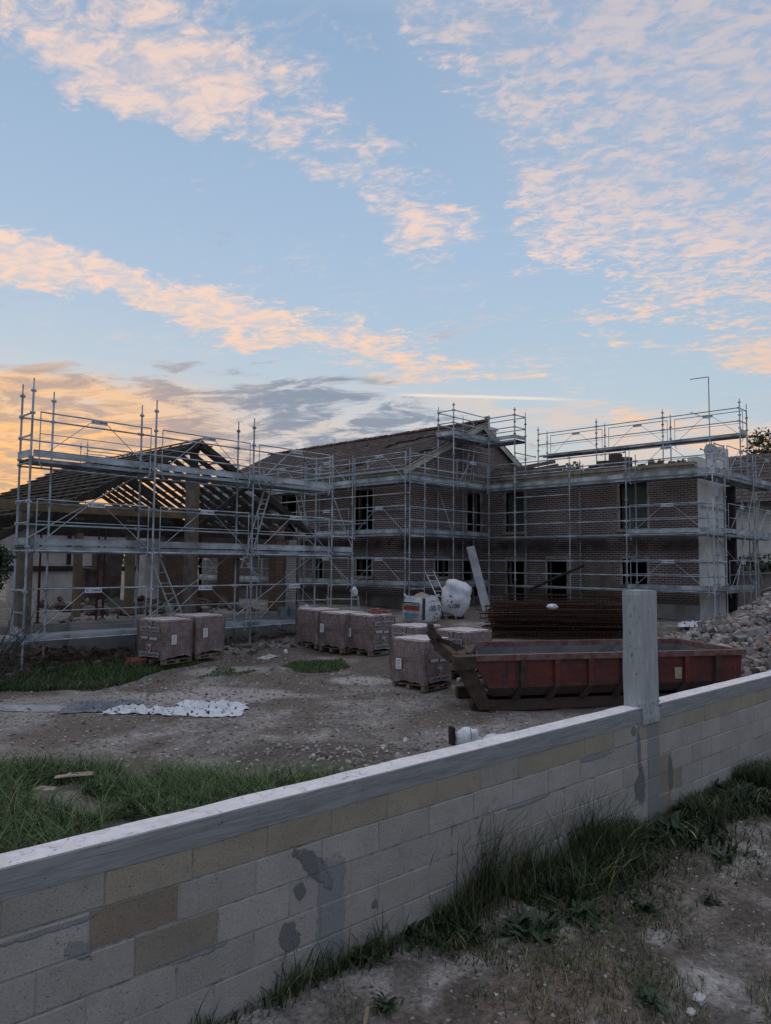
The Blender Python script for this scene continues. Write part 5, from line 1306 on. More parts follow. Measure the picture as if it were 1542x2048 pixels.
# concrete mixer under an upturned bag
mx, my = 20.25, 16.22; mz = G(mx, my)
mixer = thing('concrete_mixer', 'small concrete mixer on wheels under a white bag, left of the grey board', 'concrete mixer', (mx, my, mz), -.72); mixer.scale = (.85, .85, .8)
mb = MB()
for s_ in (-.35, .35): mb.path([(s_, -.25, .12), (s_*.7, 0, .75), (s_, .3, .05)], .025)
mb.tube((-.35, -.25, .12), (.35, -.25, .12), .02); mb.tube((-.35, .3, .05), (.35, .3, .05), .02); mb.tube((-.3, 0, .75), (.3, 0, .75), .03); mb.obj('frame', galv, mixer, False)
mb = MB(); prof = [(.12, .55), (.30, .62), (.36, .85), (.34, 1.05), (.20, 1.28)]; n_ = 16; vs = []
for r_, z_ in prof:
    for k in range(n_): a = 6.2832*k/n_; vs.append((r_*math.cos(a), r_*math.sin(a), z_))
mb.add(vs, [(j*n_+k, j*n_+(k+1) % n_, (j+1)*n_+(k+1) % n_, (j+1)*n_+k) for j in range(4) for k in range(n_)], 0, True); mb.obj('drum', rub_d, mixer, False)
for s_ in (-.42, .42):
    w_ = MB().tube((s_-.035, -.25, .17), (s_+.035, -.25, .17), .17, 18).obj('wheel', black, mixer, False); MB().tube((s_-.045, -.25, .17), (s_+.045, -.25, .17), .10, 12).obj('rim', galv, w_, False)
bagm = thing('upturned_bag', 'crumpled white woven bag pulled over the concrete mixer, printed with a recycling mark', 'bulk bag', (mx, my, mz-.02), -.72)
bagm.scale = (.92, .92, 1.14)
mb = MB(); n_ = 28; vs = []; K = 11
tl = Matrix.Rotation(math.radians(16), 4, 'Y')@Matrix.Rotation(math.radians(8), 4, 'X')
for k in range(K+1):
    f = k/K; z_ = .18+1.02*f; r_ = (.36+.16*math.sin(math.pi*min(1, f*1.1))) if f < .8 else .48*math.sqrt(max(0.02, 1-((f-.8)/.2)**2*.85))
    for q in range(n_):
        a = 6.2832*q/n_; sq = (abs(math.cos(a))**5+abs(math.sin(a))**5)**(-1/5.); sq = 1+(sq-1)*.75
        e = noise.noise(Vector((math.cos(a)*1.9, math.sin(a)*1.9, f*2.6)))*.17+abs(noise.noise(Vector((math.cos(a)*3.5, math.sin(a)*3.5, f*4+3))))*.13+noise.noise(Vector((math.cos(a)*9, math.sin(a)*9, f*9)))*.03
        p = tl@Vector((math.cos(a)*r_*sq*(1+e), math.sin(a)*r_*sq*(1+e), z_+e*.25)); vs.append(p)
top = tl@Vector((0, 0, 1.22)); vs.append(top)
mb.add(vs, [(k*n_+i, k*n_+(i+1) % n_, (k+1)*n_+(i+1) % n_, (k+1)*n_+i) for k in range(K) for i in range(n_)]+[(K*n_+i, K*n_+(i+1) % n_, len(vs)-1) for i in range(n_)], 0, True)
shb = mb.obj('woven_shell', bag_m, bagm, False)
mb = MB(); recycle(mb, Vector((-.16, -.60, .62)), Vector((1, 0, 0)), Vector((0, 0, 1)), .13); add_text(mb, '%100', (.0, -.60, .40), (1, 0, .05), (0, 0, 1), .46, .17, 0)
flat_poly(mb, [(-.2, -.03), (.2, .1), (.2, .16), (-.2, .03)], (.0, 0, .0), (0, 0, 0.001), (0, 0, 1), 0) if False else None
o = mb.obj('print', [ink], shb, False); sw = o.modifiers.new('wrap', 'SHRINKWRAP'); sw.target = shb; sw.wrap_method = 'NEAREST_SURFACEPOINT'; sw.wrap_mode = 'ABOVE_SURFACE'; sw.offset = .010
mb = MB(); 
for a0, zf in ((.25, 0), (2.1, 0)): 
    q = int(a0/6.2832*n_); pts = [vs[k*n_+((q) % n_)]*1.012 for k in range(K+1)]; mb.path(pts, .012, 5)
mb.obj('seam_cord', ink, bagm, False)
ladder_in('ladder', 'aluminium ladder leaning on the house scaffold beside the white sand bags', (19.95, 15.95, G(19.9, 15.9)), (21.02, 17.93, -.30), .32, (.69, -.72, 0), n=9)
st = thing('step_ladder', 'short aluminium step ladder behind the middle brick pallets with a white bag hung on it', 'ladder', (16.6, 18.1, -2.15))
a, b = Vector((16.35, 18.3, -2.15)), Vector((17.1, 17.6, -2.15)); mb = MB(); mb.beam(a, a+Vector((-.02, .1, 1.0)), .03, .06); mb.beam(b, b+Vector((-.02, .1, 1.0)), .03, .06)
mb.obj('rails', alu, st); mb = MB(); [mb.beam(a+Vector((0, .03*k, .3*k)), b+Vector((0, .03*k, .3*k)), .05, .03) for k in (1, 2, 3)]; mb.obj('steps', alu, st)
def crumple(name, label, cat, c, rx_, ry_, h, mat, seed, rz=0., n=40, sharp=3.):
    mb = MB(); vs = []
    for j in range(n+1):
        for i in range(n+1):
            u, v_ = i/n*2-1, j/n*2-1; r_ = 1+.22*noise.noise(Vector((u*2, v_*2, seed)))
            x_ = u*rx_*r_; y_ = v_*ry_*r_; X = c[0]+x_*math.cos(rz)-y_*math.sin(rz); Y = c[1]+x_*math.sin(rz)+y_*math.cos(rz)
            e = max(0, 1-max(abs(u), abs(v_))**3); nz = (1-abs(noise.noise(Vector((x_*sharp*1.3, y_*sharp*2.2, seed*3))))*2.4)**3*.45 if True else 0; nz = max(0, nz); nz2 = abs(noise.noise(Vector((x_*sharp*3, y_*sharp*3, seed))))
            vs.append((X, Y, (c[2] if len(c) > 2 else G(X, Y))+.012+h*(nz*1.5*e+nz2*.25)))
    fs = [(j*(n+1)+i, j*(n+1)+i+1, (j+1)*(n+1)+i+1, (j+1)*(n+1)+i) for j in range(n) for i in range(n) if not (noise.noise(Vector((i*.5, j*.5, seed))) > .42)]
    mb.add(vs, fs, 0, True); o = mb.obj(name, mat); m_ = o.modifiers.new('s', 'SOLIDIFY'); m_.thickness = .006; return tag(o, label, cat)
def lump(name, label, cat, c, r_, mat, seed, sz=(1, 1, 1), group=None, parent=None):
    bm_ = MB(); n_, k_ = 14, 9; vs = []
    for j in range(k_+1):
        p = math.pi*j/k_
        for i in range(n_):
            a = 6.2832*i/n_; d = Vector((math.sin(p)*math.cos(a), math.sin(p)*math.sin(a), math.cos(p))); e = 1+.45*noise.noise(d*1.7+Vector((seed, 0, 0)))+.15*noise.noise(d*5)
            vs.append((c[0]+d.x*r_*sz[0]*e, c[1]+d.y*r_*sz[1]*e, c[2]+d.z*r_*sz[2]*e))
    bm_.add(vs, [(j*n_+i, j*n_+(i+1) % n_, (j+1)*n_+(i+1) % n_, (j+1)*n_+i) for j in range(k_) for i in range(n_)], 0, True)
    o = bm_.obj(name, mat, parent); return tag(o, label, cat, group) if not parent else o
lump('plastic_bag', 'crumpled white plastic bag hanging on the short step ladder', 'bag', (17.1, 17.9, -1.02), .13, sheet_w, 3, (1., 1., 1.2))
lump('plastic_bag', 'small white plastic bag caught on the rebar pile', 'bag', (18.25, 10.95, -1.22), .12, sheet_w, 7, (1.7, 1.1, .6))
# grey scaffold board leaning in the corner
bd = thing('leaning_board', 'long wide grey board leaning steeply against the house scaffold in the inner corner', 'board', (22.7, 16.4, -1.9))
MB().beam((22.72, 16.42, -1.92), (23.55, 17.88, .66), .34, .05, up=(-.7, -.7, .2)).obj('plank', material('grey_board', (.30, .31, .33), .7, 0, .2, 3.), bd)
pp = thing('loose_pole', 'dark pole lying slanted across the guard rails in front of the wing doorways', 'pole', (24.9, 14.5, -.6))
MB().tube((24.93, 16.0, -1.05), (24.93, 13.6, -.05), .055, 8).obj('tube', wood_d, pp)
for x_, y_, a, lab in ((25.7, 17.5, .3, 'old board leaning in the left doorway of the wing, left one'), (25.75, 17.2, .5, 'old board leaning in the left doorway of the wing, right one')):
    o = thing('loose_board', lab, 'board', (x_, y_, -1.85)); MB().beam((x_, y_, -1.87), (x_+.3, y_+a, -.2), .03, .12).obj('plank', wood_g, o)

# ------------------------------------------------------------------ rebar cages
def cage_mesh(L, w, h, step=.16):
    mb = MB()
    for a in (-w/2, w/2):
        for b in (0, h): mb.tube((a, 0, b), (a+random.uniform(-.02, .02), L, b+random.uniform(-.01, .01)), .012, 5)
    k = .05
    while k < L:
        for p, q in (((-w/2, 0), (w/2, 0)), ((w/2, 0), (w/2, h)), ((w/2, h), (-w/2, h)), ((-w/2, h), (-w/2, 0))):
            mb.tube((p[0], k, p[1]), (q[0], k+random.uniform(-.01, .01), q[1]), .008, 4)
        k += step
    return mb
cages = [cage_mesh(4.7, .20, .16, .11).mesh('cage_bars', rust), cage_mesh(4.3, .26, .14, .14).mesh('cage_bars', rust), cage_mesh(4.0, .15, .22, .12).mesh('cage_bars', rust)]
p0 = Vector((17.75, 12.95, 0)); dirc = (Vector((20.9, 8.3, 0))-p0).normalized(); perp = Vector((-dirc.y, dirc.x, 0)); ang = math.atan2(dirc.y, dirc.x)-math.pi/2
rows_n = ['bottom', 'second', 'third', 'fourth', 'fifth', 'top']; colw = ['nearest', 'second nearest', 'third', 'fourth', 'fifth', 'sixth', 'seventh', 'farthest']
for lv in range(6):
    nc = 8 - lv//3
    for c_ in range(nc):
        if lv == 5 and c_ % 2: continue
        off = c_*.24+random.uniform(-.06, .06)+.10*(lv % 2); sh_ = random.uniform(-.22, .22)+(.10*c_/2)
        p = p0+perp*off*1.25+dirc*sh_; z_ = G(p.x, p.y)+.03+lv*.165+random.uniform(-.02, .02)
        r = thing('rebar_cage', 'rusty reinforcement cage, %s from the front in the %s layer of the pile' % (colw[c_], rows_n[lv]), 'rebar cage', (p.x, p.y, z_), ang+random.uniform(-.05, .05), 'rebar cages in the pile')
        r.rotation_euler[0] = random.uniform(-.012, .035); r.rotation_euler[1] = random.uniform(-.12, .12)
        link('bars', cages[(lv+c_) % 3], r, False)

# ------------------------------------------------------------------ roll-off skip
A0 = Vector((10.25, 7.72, -2.6)); sang = math.radians(-32.7)
skip = thing('skip_container', 'long low dark red steel skip, rusted and empty, hook at its left end', 'skip', A0, sang)
def skip_paint():
    m = bpy.data.materials.new('worn_red_paint'); m.use_nodes = True; t = NT(m.node_tree); b = m.node_tree.nodes['Principled BSDF']
    v = t.n('ShaderNodeTexCoord').outputs['Object']; x, y, z = t.sep(v)
    n = t.noise(v, 1.8, 6, .65); n2 = t.noise(v, 9., 5, .65)
    c = t.mix(t.ss(n, .35, .7), (.145, .030, .026), (.075, .024, .021))
    rs = t.ss(t.m('ADD', t.m('MULTIPLY', n2, .7), t.m('MULTIPLY', t.ss(z, .62, .25), .30)), .40, .60)
    c = t.mix(t.m('MULTIPLY', rs, .9), c, (.065, .048, .040))
    st = t.n('ShaderNodeVectorMath', operation='MULTIPLY'); t.put(st.inputs[0], v); st.inputs[1].default_value = (1., 1., .25)
    sc = t.ss(t.noise(st.outputs[0], 22., 3, .6, .8), .68, .74); c = t.mix(t.m('MULTIPLY', sc, .6), c, (.34, .28, .26))
    t.put(b.inputs['Base Color'], c); b.inputs['Roughness'].default_value = .55
    bn = t.n('ShaderNodeBump'); bn.inputs['Distance'].default_value = .035; t.put(bn.inputs['Height'], t.m('ADD', t.noise(v, 3.4, 3), t.m('MULTIPLY', n2, .18))); t.put(b.inputs['Normal'], bn.outputs[0])
    return m
redp = skip_paint()
rim_m = material('chipped_rim', (.15, .045, .035), .55, .1, .4, 7., .004, 30., col2=(.20, .15, .14))
ins_m = material('scraped_steel_inside', (.11, .115, .12), .6, .3, .4, 2.2, .006, 20., col2=(.20, .20, .20))
rus_m = material('brown_rusty_steel', (.075, .05, .038), .75, .2, .4, 5., .006, 25.)
LX_, WY_, HZ = 5.55, 2.0, 1.0; zf = .26
# skip local frame: x along its length (left->right), y away from camera
def sk(x_, y_, z_): return (x_, y_, z_)
t_ = .05
mb = MB()   # front long side with turned-in bottom, back side, ends and floor
prof = [(.0, .90), (.0, .42), (.10, zf)]
xa, xb = .0, LX_-.10
def side(y0, s_):
    for (ya, za), (yb, zb_) in zip(prof[:-1], prof[1:]):
        x0a, x1a = xa+(.72 if s_ < 0 else 0)+(.9-za)*.62, xb-(.9-za)*.12; x0b, x1b = xa+(.72 if s_ < 0 else 0)+(.9-zb_)*.62, xb-(.9-zb_)*.12
        o_, i_ = [(x0a, y0+s_*ya, za), (x1a, y0+s_*ya, za), (x1b, y0+s_*yb, zb_), (x0b, y0+s_*yb, zb_)], [(x0a, y0+s_*(ya+t_), za), (x1a, y0+s_*(ya+t_), za), (x1b, y0+s_*(yb+t_), zb_), (x0b, y0+s_*(yb+t_), zb_)]
        mb.add(o_, [(0, 1, 2, 3)], 0); mb.add(i_, [(0, 1, 2, 3)], 1)
side(0, 1); side(WY_, -1)
mb.add([(xa+.4, .10, zf), (xb-.08, .10, zf), (xb-.08, WY_-.10, zf), (xa+.4, WY_-.10, zf)], [(0, 1, 2, 3)], 1)
mb.add([(xa, 0, .90), (xa+.75, WY_, .90), (xa+.95, WY_-.1, zf), (xa+.4, .1, zf)], [(0, 1, 2, 3)], 0); mb.add([(xa+.05, 0, .90), (xa+.80, WY_, .90), (xa+1.0, WY_-.1, zf), (xa+.45, .1, zf)], [(0, 1, 2, 3)], 1)
mb.add([(xb, 0, .90), (xb, WY_, .90), (xb-.08, WY_-.1, zf), (xb-.08, .1, zf)], [(0, 1, 2, 3)], 0); mb.add([(xb-.05, 0, .90), (xb-.05, WY_, .90), (xb-.13, WY_-.1, zf), (xb-.13, .1, zf)], [(0, 1, 2, 3)], 1)
mb.obj('body', [redp, ins_m], skip, False)
mb = MB(); mb.box(xa-.03, xb+.06, -.06, .05, .90, 1.0, j=.004).box(xa+.70, xb+.06, WY_-.05, WY_+.06, .90, 1.0, j=.004).box(xb-.04, xb+.06, .05, WY_-.05, .902, .998); mb.obj('rim', rim_m, skip, False)
for i in range(7):
    x_ = .92+i*.66; mb = MB(); mb.hexa([(x_-.05, -.005, .42), (x_+.05, -.005, .42), (x_+.05, .02, .42), (x_-.05, .02, .42), (x_-.05, -.075, .90), (x_+.05, -.075, .90), (x_+.05, .01, .90), (x_-.05, .01, .90)]) if False else mb.box(x_-.05, x_+.05, -.055, -.001, .42, .899)
    mb.hexa([(x_-.16, .05, zf-.06), (x_-.04, .05, zf-.06), (x_-.04, .14, zf-.06), (x_-.16, .14, zf-.06), (x_-.05, -.055, .42), (x_+.05, -.055, .42), (x_+.05, .03, .42), (x_-.05, .03, .42)]); mb.obj('rib', redp if i % 3 else rus_m, skip, False)
mb = MB(); mb.box(.22, LX_-.1, .42, .58, 0, .20).box(.22, LX_-.1, WY_-.58, WY_-.42, 0, .20); mb.obj('runner', rus_m, skip, False)
mb = MB(); mb.box(.12, LX_-.2, .12, .20, .0, .19); mb.obj('sill_beam', redp, skip, False)
# left end: thick square corner beams, A-frame and hook
mb = MB(); mb.box(-.34, .02, -.09, .16, .76, .99, j=.008); mb.hexa([(-.32, .16, .80), (-.10, .16, .80), (.66, WY_-.2, .80), (.44, WY_-.2, .80), (-.32, .16, .97), (-.10, .16, .97), (.66, WY_-.2, .97), (.44, WY_-.2, .97)]); mb.obj('end_beam', rus_m, skip, False)
mb = MB(); mb.hexa([(-.28, -.03, .76), (.02, -.03, .76), (.02, .12, .76), (-.28, .12, .76), (.12, -.01, .05), (.36, -.01, .05), (.36, .14, .05), (.12, .14, .05)][4:]+[(-.28, -.03, .76), (.02, -.03, .76), (.02, .12, .76), (-.28, .12, .76)])
mb.beam((.25, WY_-.35, .80), (.75, WY_-.30, .06), .12, .24)
mb.beam((-.26, .25, .92), (-.46, .55, 1.12), .16, .18).beam((.2, 1.2, .92), (-.30, .80, 1.12), .14, .16).beam((-.02, .2, .98), (.35, .9, 1.04), .10, .08); mb.obj('end_frame', rus_m, skip, False)
mb = MB(); pts = [Vector((-.22, .50, .93)), Vector((-.40, .50, 1.10)), Vector((-.56, .50, 1.26)), Vector((-.63, .50, 1.40)), Vector((-.62, .50, 1.50))]
for a, b, w_ in zip(pts[:-1], pts[1:], (.24, .20, .15, .10)): mb.beam(a, b, .10, w_)
mb.hexa([(-.46, .45, 1.08), (-.26, .45, 1.08), (-.26, .55, 1.08), (-.46, .55, 1.08), (-.56, .45, 1.27), (-.30, .45, 1.22), (-.30, .55, 1.22), (-.56, .55, 1.27)])
mb.obj('hook', rus_m, skip, False)
for x_ in (.12,): MB().tube((x_, .1, .10), (x_, .26, .10), .10, 14).obj('roller', rus_m, skip, False)
mb = MB(); flat_poly(mb, [(-.07, -.11), (.07, -.12), (.08, .09), (-.07, .1)], (4.05, -.008, .60), (1, 0, 0), (0, 0, 1), 0); mb.obj('sticker', material('yellowed_sticker', (.40, .38, .28), .6, 0, .2, 8.), skip, False)
mb = MB()
for pts in ([(.62, .86), (.66, .86), (.64, .60), (.60, .60)], [(.80, .86), (.835, .85), (.83, .50), (.80, .50)], [(.55, .66), (.58, .66), (.56, .44), (.54, .44)]): mb.add([(a, -.004, b) for a, b in pts], [(0, 1, 2, 3)])
mb.obj('painted_mark', ink, skip, False)
rb = MB()
for i in range(240):
    x_, y_ = random.uniform(.3, xb-.2), random.uniform(.2, WY_-.2); s_ = random.uniform(.01, .05)*(1.6 if x_ > 4 else 1)
    rb.box(-s_, s_, -s_*.7, s_*.7, 0, s_, 0, Matrix.Translation((x_, y_, zf+.005))@Matrix.Rotation(random.random()*6, 4, 'Z'), s_*.3)
for i in range(26):
    x_, y_ = random.uniform(.3, xb-.6), WY_-.17; L_ = random.uniform(.1, .4); z_ = random.uniform(.45, .82); rb.beam((x_, WY_-.053, z_), (x_+L_, WY_-.053, z_-random.uniform(0, .12)), .004, .008)
o = rb.obj('scraps', MATS['chalk'] if 'chalk' in MATS else material('chalky_scraps', (.42, .42, .42), .9, 0, .2, 8.), skip, False); o['kind'] = 'stuff'

# ------------------------------------------------------------------ rubble
def rubble(name, label, gen, n, smin, smax, mat, flat=.6, powr=2.2):
    V, F, T = [], [], []
    for i in range(n):
        x_, y_, z_ = gen(); s_ = smin+(smax-smin)*random.random()**powr
        R_ = Matrix.Rotation(random.random()*6.28, 4, Vector((random.random()-.5, random.random()-.5, random.random()-.5)).normalized())
        a, b, c = s_*random.uniform(.7, 1.5), s_*random.uniform(.5, 1.1), s_*random.uniform(.3, .8)
        P = [Vector((sx_*a, sy_*b, sz_*c))*random.uniform(.62, 1.1) for sz_ in (-1, 1) for sx_, sy_ in ((-1, -1), (1, -1), (1, 1), (-1, 1))]
        P += [Vector((0, 0, c*1.25)), Vector((a*1.2, 0, 0))]
        o = len(V); V += [tuple(R_@p+Vector((x_, y_, z_))) for p in P]
        F += [(o, o+3, o+2, o+2), (o, o+2, o+1, o+1), (o+4, o+5, o+8, o+8), (o+5, o+6, o+8, o+8), (o+6, o+7, o+8, o+8), (o+7, o+4, o+8, o+8), (o, o+1, o+5, o+4), (o+1, o+9, o+5, o+5), (o+1, o+2, o+9, o+9), (o+2, o+6, o+9, o+9), (o+9, o+6, o+5, o+5), (o+2, o+3, o+7, o+6), (o+3, o, o+4, o+7)]
        k = random.uniform(.6, 1.45); base_ = random.choice(mat); T += [[base_[0]*k, base_[1]*k, base_[2]*k]]*10
    me = bpy.data.meshes.new(name); me.from_pydata(V, [], [tuple(dict.fromkeys(f)) for f in F]); me.materials.append(stone_m)
    ca = me.color_attributes.new('tone', 'FLOAT_COLOR', 'POINT'); c = np.ones((len(V), 4), np.float32); c[:, :3] = np.array(T); ca.data.foreach_set('color', c.ravel()); me.update()
    o = link(name, me); tag(o, label, 'rubble', kind='stuff'); return o
HC = (23.6, 6.3)
def heap_z(x_, y_):
    e1 = 1.25*math.exp(-(((x_-24.6)/1.9)**2+((y_-6.3)/1.5)**2)); e2 = .75*math.exp(-(((x_-21.2)/2.6)**2+((y_-6.6)/1.3)**2)); return G(x_, y_)+e1+e2
def gen_heap():
    while True:
        x_, y_ = random.uniform(17.6, 27), random.uniform(3.2, 9.0); z = heap_z(x_, y_)
        if z-G(x_, y_) > .06 or random.random() < .25: return x_, y_, z+random.uniform(-.05, .10)
rubble('rubble_heap', 'big heap of broken concrete and plaster lumps between the skip and the end of the wing', gen_heap, 8000, .012, .15, [(.24, .225, .21), (.32, .30, .28), (.18, .16, .15), (.21, .155, .13), (.27, .26, .25)])
hx = np.linspace(17, 28, 60); hy = np.linspace(2.6, 9.4, 40); V = [(a, b, heap_z(a, b)-.03 if heap_z(a, b)-G(a, b) > .03 else G(a, b)-.05) for b in hy for a in hx]
hb = link('heap_core', np_mesh('heap_core', V, [(j*60+i, j*60+i+1, (j+1)*60+i+1, (j+1)*60+i) for j in range(39) for i in range(59)], rub_m, None, True)); tag(hb, 'fine dusty debris under the lumps of the big rubble heap', 'rubble', kind='stuff')
rubble('red_brick_scraps', 'red brick fragments and dust along the back of the skip beside the rubble heap', lambda: (random.uniform(18.5, 22.5), random.uniform(7.0, 8.6), -2.3+random.random()*.22), 260, .02, .09, [(.20, .08, .06), (.26, .14, .11), (.12, .06, .05)])
rubble('dark_rubble', 'dark earth and masonry lumps under the left end of the barn scaffold', lambda: (lambda a, b: (a, b, G(a, b)+random.uniform(-.04, .05)))(random.uniform(3.6, 9.0), random.uniform(16.9, 18.3)+random.uniform(-.3, .1)), 900, .02, .13, [(.10, .075, .065), (.15, .12, .11), (.20, .17, .155), (.11, .055, .045)])
rubble('foot_debris', 'scattered dirty lumps on the ground between the left and middle pallets', lambda: (lambda a, b: (a, b, G(a, b)+.01))(random.uniform(10.8, 13.2), random.uniform(15.4, 18.1)), 180, .02, .11, [(.15, .13, .12), (.24, .22, .21), (.11, .09, .08)])
rubble('foreground_lumps', 'pale stones lying along the dark earth beside the lush yard grass', lambda: (lambda a, b: (a, b, G(a, b)+.012))(random.gauss(6.6, .7), random.gauss(7.0, .7)), 170, .012, .06, [(.36, .33, .31), (.26, .23, .21), (.42, .40, .38)])
for x_, y_, s_, lab, a in ((25.0, 5.2, .85, 'large smooth grey slab of concrete lying tilted on the rubble heap near the right edge', .25), (21.6, 5.9, .42, 'flat pale concrete slab low on the rubble heap beside the skip', .12), (24.3, 7.1, .45, 'broken slab standing on the crest of the rubble heap', .6)):
    o = MB().box(-s_, s_, -s_*.45, s_*.45, -.05, .05, 0, Matrix.Translation((x_, y_, heap_z(x_, y_)+.14))@Matrix.Rotation(.5, 4, 'Z')@Matrix.Rotation(a, 4, 'Y')@Matrix.Rotation(-.35, 4, 'X'), .05).obj('concrete_slab', slabm); tag(o, lab, 'concrete slab')
crumple('plastic_sheet', 'white crumpled plastic sheet lying at the foot of the wing, left of the rubble heap', 'sheet', (24.0, 9.1, -1.98), .62, .55, .24, sheet_w, 4, .4)
crumple('plastic_sheet', 'white crumpled plastic sheet on the bare earth in the middle of the yard', 'sheet', (7.15, 11.1), .62, .50, .17, sheet_w, 11, -.75)
crumple('plastic_sheet', 'narrow folded white and brown sheet left of the white crumpled one', 'sheet', (6.15, 11.7), .58, .20, .16, sheet_w, 15, -.8)
crumple('tarpaulin', 'dark grey crumpled tarpaulin on the bare earth, left of the white sheets', 'tarpaulin', (5.9, 12.6), .60, .50, .16, sheet_g, 21, -.7)
crumple('tarpaulin', 'dusty tarpaulin half buried in the earth at the left of the yard', 'tarpaulin', (5.0, 13.3), .95, .22, .04, MATS['grey_board'], 23, -.75)
crumple('cardboard_scrap', 'torn pale cardboard with an orange corner lying in the lush yard grass', 'cardboard', (3.62, 8.35, -2.46), .20, .06, .05, cardb, 31, -.4, 8)
crumple('cardboard_scrap', 'folded pale cardboard strip in the yard grass, nearer the left edge', 'cardboard', (3.22, 8.15, -2.48), .12, .045, .05, cardb, 33, -.9, 8)
crumple('cardboard_scrap', 'torn cardboard just behind the block wall at the left edge', 'cardboard', (1.45, 4.55, -2.30) if False else (1.50, 4.7, -2.28), .16, .10, .05, cardb, 35, .4, 8)
crumple('fabric_scrap', 'pale rag lying among the debris between the left and middle pallets', 'rag', (11.2, 14.8), .28, .16, .08, MATS['chalky_scraps'], 37, .3, 10)
for x_, y_, r_, lab in ((11.9, 15.0, .06, 'small white plastic scrap on the ground left of the middle pallets'), (13.9, 17.6, .20, 'white bundle beside the painted brick pier of the barn'), (14.6, 17.5, .20, 'second white bundle beside the painted brick pier, the higher one')):
    lump('plastic_scrap', lab, 'plastic scrap', (x_, y_, G(x_, y_)+r_*.6 if r_ < .1 else -1.95+(.42 if 'second' in lab else 0)), r_, sheet_w, r_*50)
o = thing('paint_buckets', 'dark cluttered buckets on the plank at the foot of the painted brick pier', 'buckets', (13.6, 17.2, -1.66)); mb = MB()
for a in range(4): mb.tube((13.45+a*.2, 17.2+(a % 2)*.12, -1.66), (13.45+a*.2, 17.2+(a % 2)*.12, -1.36-(a % 2)*.08), .10, 12, r2=.12)
mb.obj('buckets', sheet_g, o)
rubble('barn_clutter', 'broken bricks, boards and dust lying on the barn floor between the posts', lambda: (random.uniform(9.2, 14.2), random.uniform(19.5, 24.5), -1.57+abs(random.gauss(0, .08))), 420, .03, .20, [(.13, .10, .09), (.20, .18, .16), (.10, .06, .05), (.24, .22, .2)])
rubble('barn_slab_scraps', 'small scraps along the front edge of the barn floor', lambda: (random.uniform(7.5, 15), random.uniform(18.4, 19.2), -1.57), 120, .015, .07, [(.13, .08, .07), (.28, .26, .24)])
# white sack with a dark strap behind the wall
sack = thing('rubble_sack', 'white woven sack with a dark upright flap poking up just behind the block wall', 'sack', (8.46, 6.48, -2.6), -.5); sack.scale = (.62, .62, .8)
lump('woven_sack', '', '', (0, 0, .12), .22, bag_m, 6, (1.6, .8, .75), parent=sack).location = (0, 0, 0)
MB().box(-.40, -.33, -.10, .12, .02, .33, j=.012).obj('flap', black, sack, False)
MB().path([(.0, -.25, .12), (.02, -.22, .2), (.06, -.05, .30)], .006, 5).obj('cord', ink, sack, False)
lump('plastic_sheet', 'flat crumpled white sheet trailing right of the white woven sack behind the wall', 'sheet', (8.90, 6.28, -2.56), .20, sheet_w, 9, (1.4, .8, .35))
mix_ = thing('wood_offcut', 'small reddish wood offcut lying at the bottom edge of the photo', 'wood offcut', (3.05, 3.02, -2.66)); MB().beam((2.98, 3.0, -2.63), (3.13, 3.12, -2.61), .02, .045).obj('offcut', MATS['roof_tile'] if 'roof_tile' in MATS else wood, mix_)
for px, py, s_, lab in ((4.75, 1.83, .045, 'pale flat stone at the lower right, the larger one'), (4.55, 1.80, .035, 'pale flat stone at the lower right, the smaller one')):
    lump('flat_stone', lab, 'stone', (px, py, G(px, py)+.01), s_, MATS['chalky_scraps'], s_*77, (1.3, .9, .35))

# ------------------------------------------------------------------ neighbours, trees, hedges
nb_ = thing('neighbour_house', 'neighbouring white rendered house with a brown tiled roof, cut by the right edge', 'house', (38, 9, -1.6))
mb = MB(); mb.box(35.5, 44, 6.0, 13.5, -1.7, 2.9); mb.obj('wall', white_r, nb_)
vv, ff, tt = [], [], []
tiled(vv, ff, tt, Vector((35.0, 14.0, 2.85)), Vector((0, -1, 0)), Vector((3.4, 0, 2.6)).normalized(), Vector((-2.6, 0, 3.4)).normalized(), 42, 14, .21, .31)
link('roof_tiles', np_mesh('roof_tiles', vv, ff, tile_m, np.array(tt)), nb_).location = -nb_.location
MB().hexa([(35.0, 5.2, 2.78), (38.4, 5.2, 5.38), (38.4, 14, 5.38), (35.0, 14., 2.78), (35.0, 5.2, 2.83), (38.4, 5.2, 5.43), (38.4, 14, 5.43), (35.0, 14., 2.83)]).box(34.95, 35.05, 5.2, 14, 2.68, 2.80).obj('roof_deck', wood_d, nb_)
MB().box(38.4, 38.45, 5.2, 14, 2.9, 5.4).obj('roof_back', wood_d, nb_)
gw = MB().box(33.0, 33.2, -2, 12.5, -2.2, -.35).box(32.9, 33.3, -2, 12.5, -.349, -.28).obj('boundary_wall', slabm); tag(gw, 'grey concrete boundary wall behind the end scaffold, at the right edge', 'garden wall')
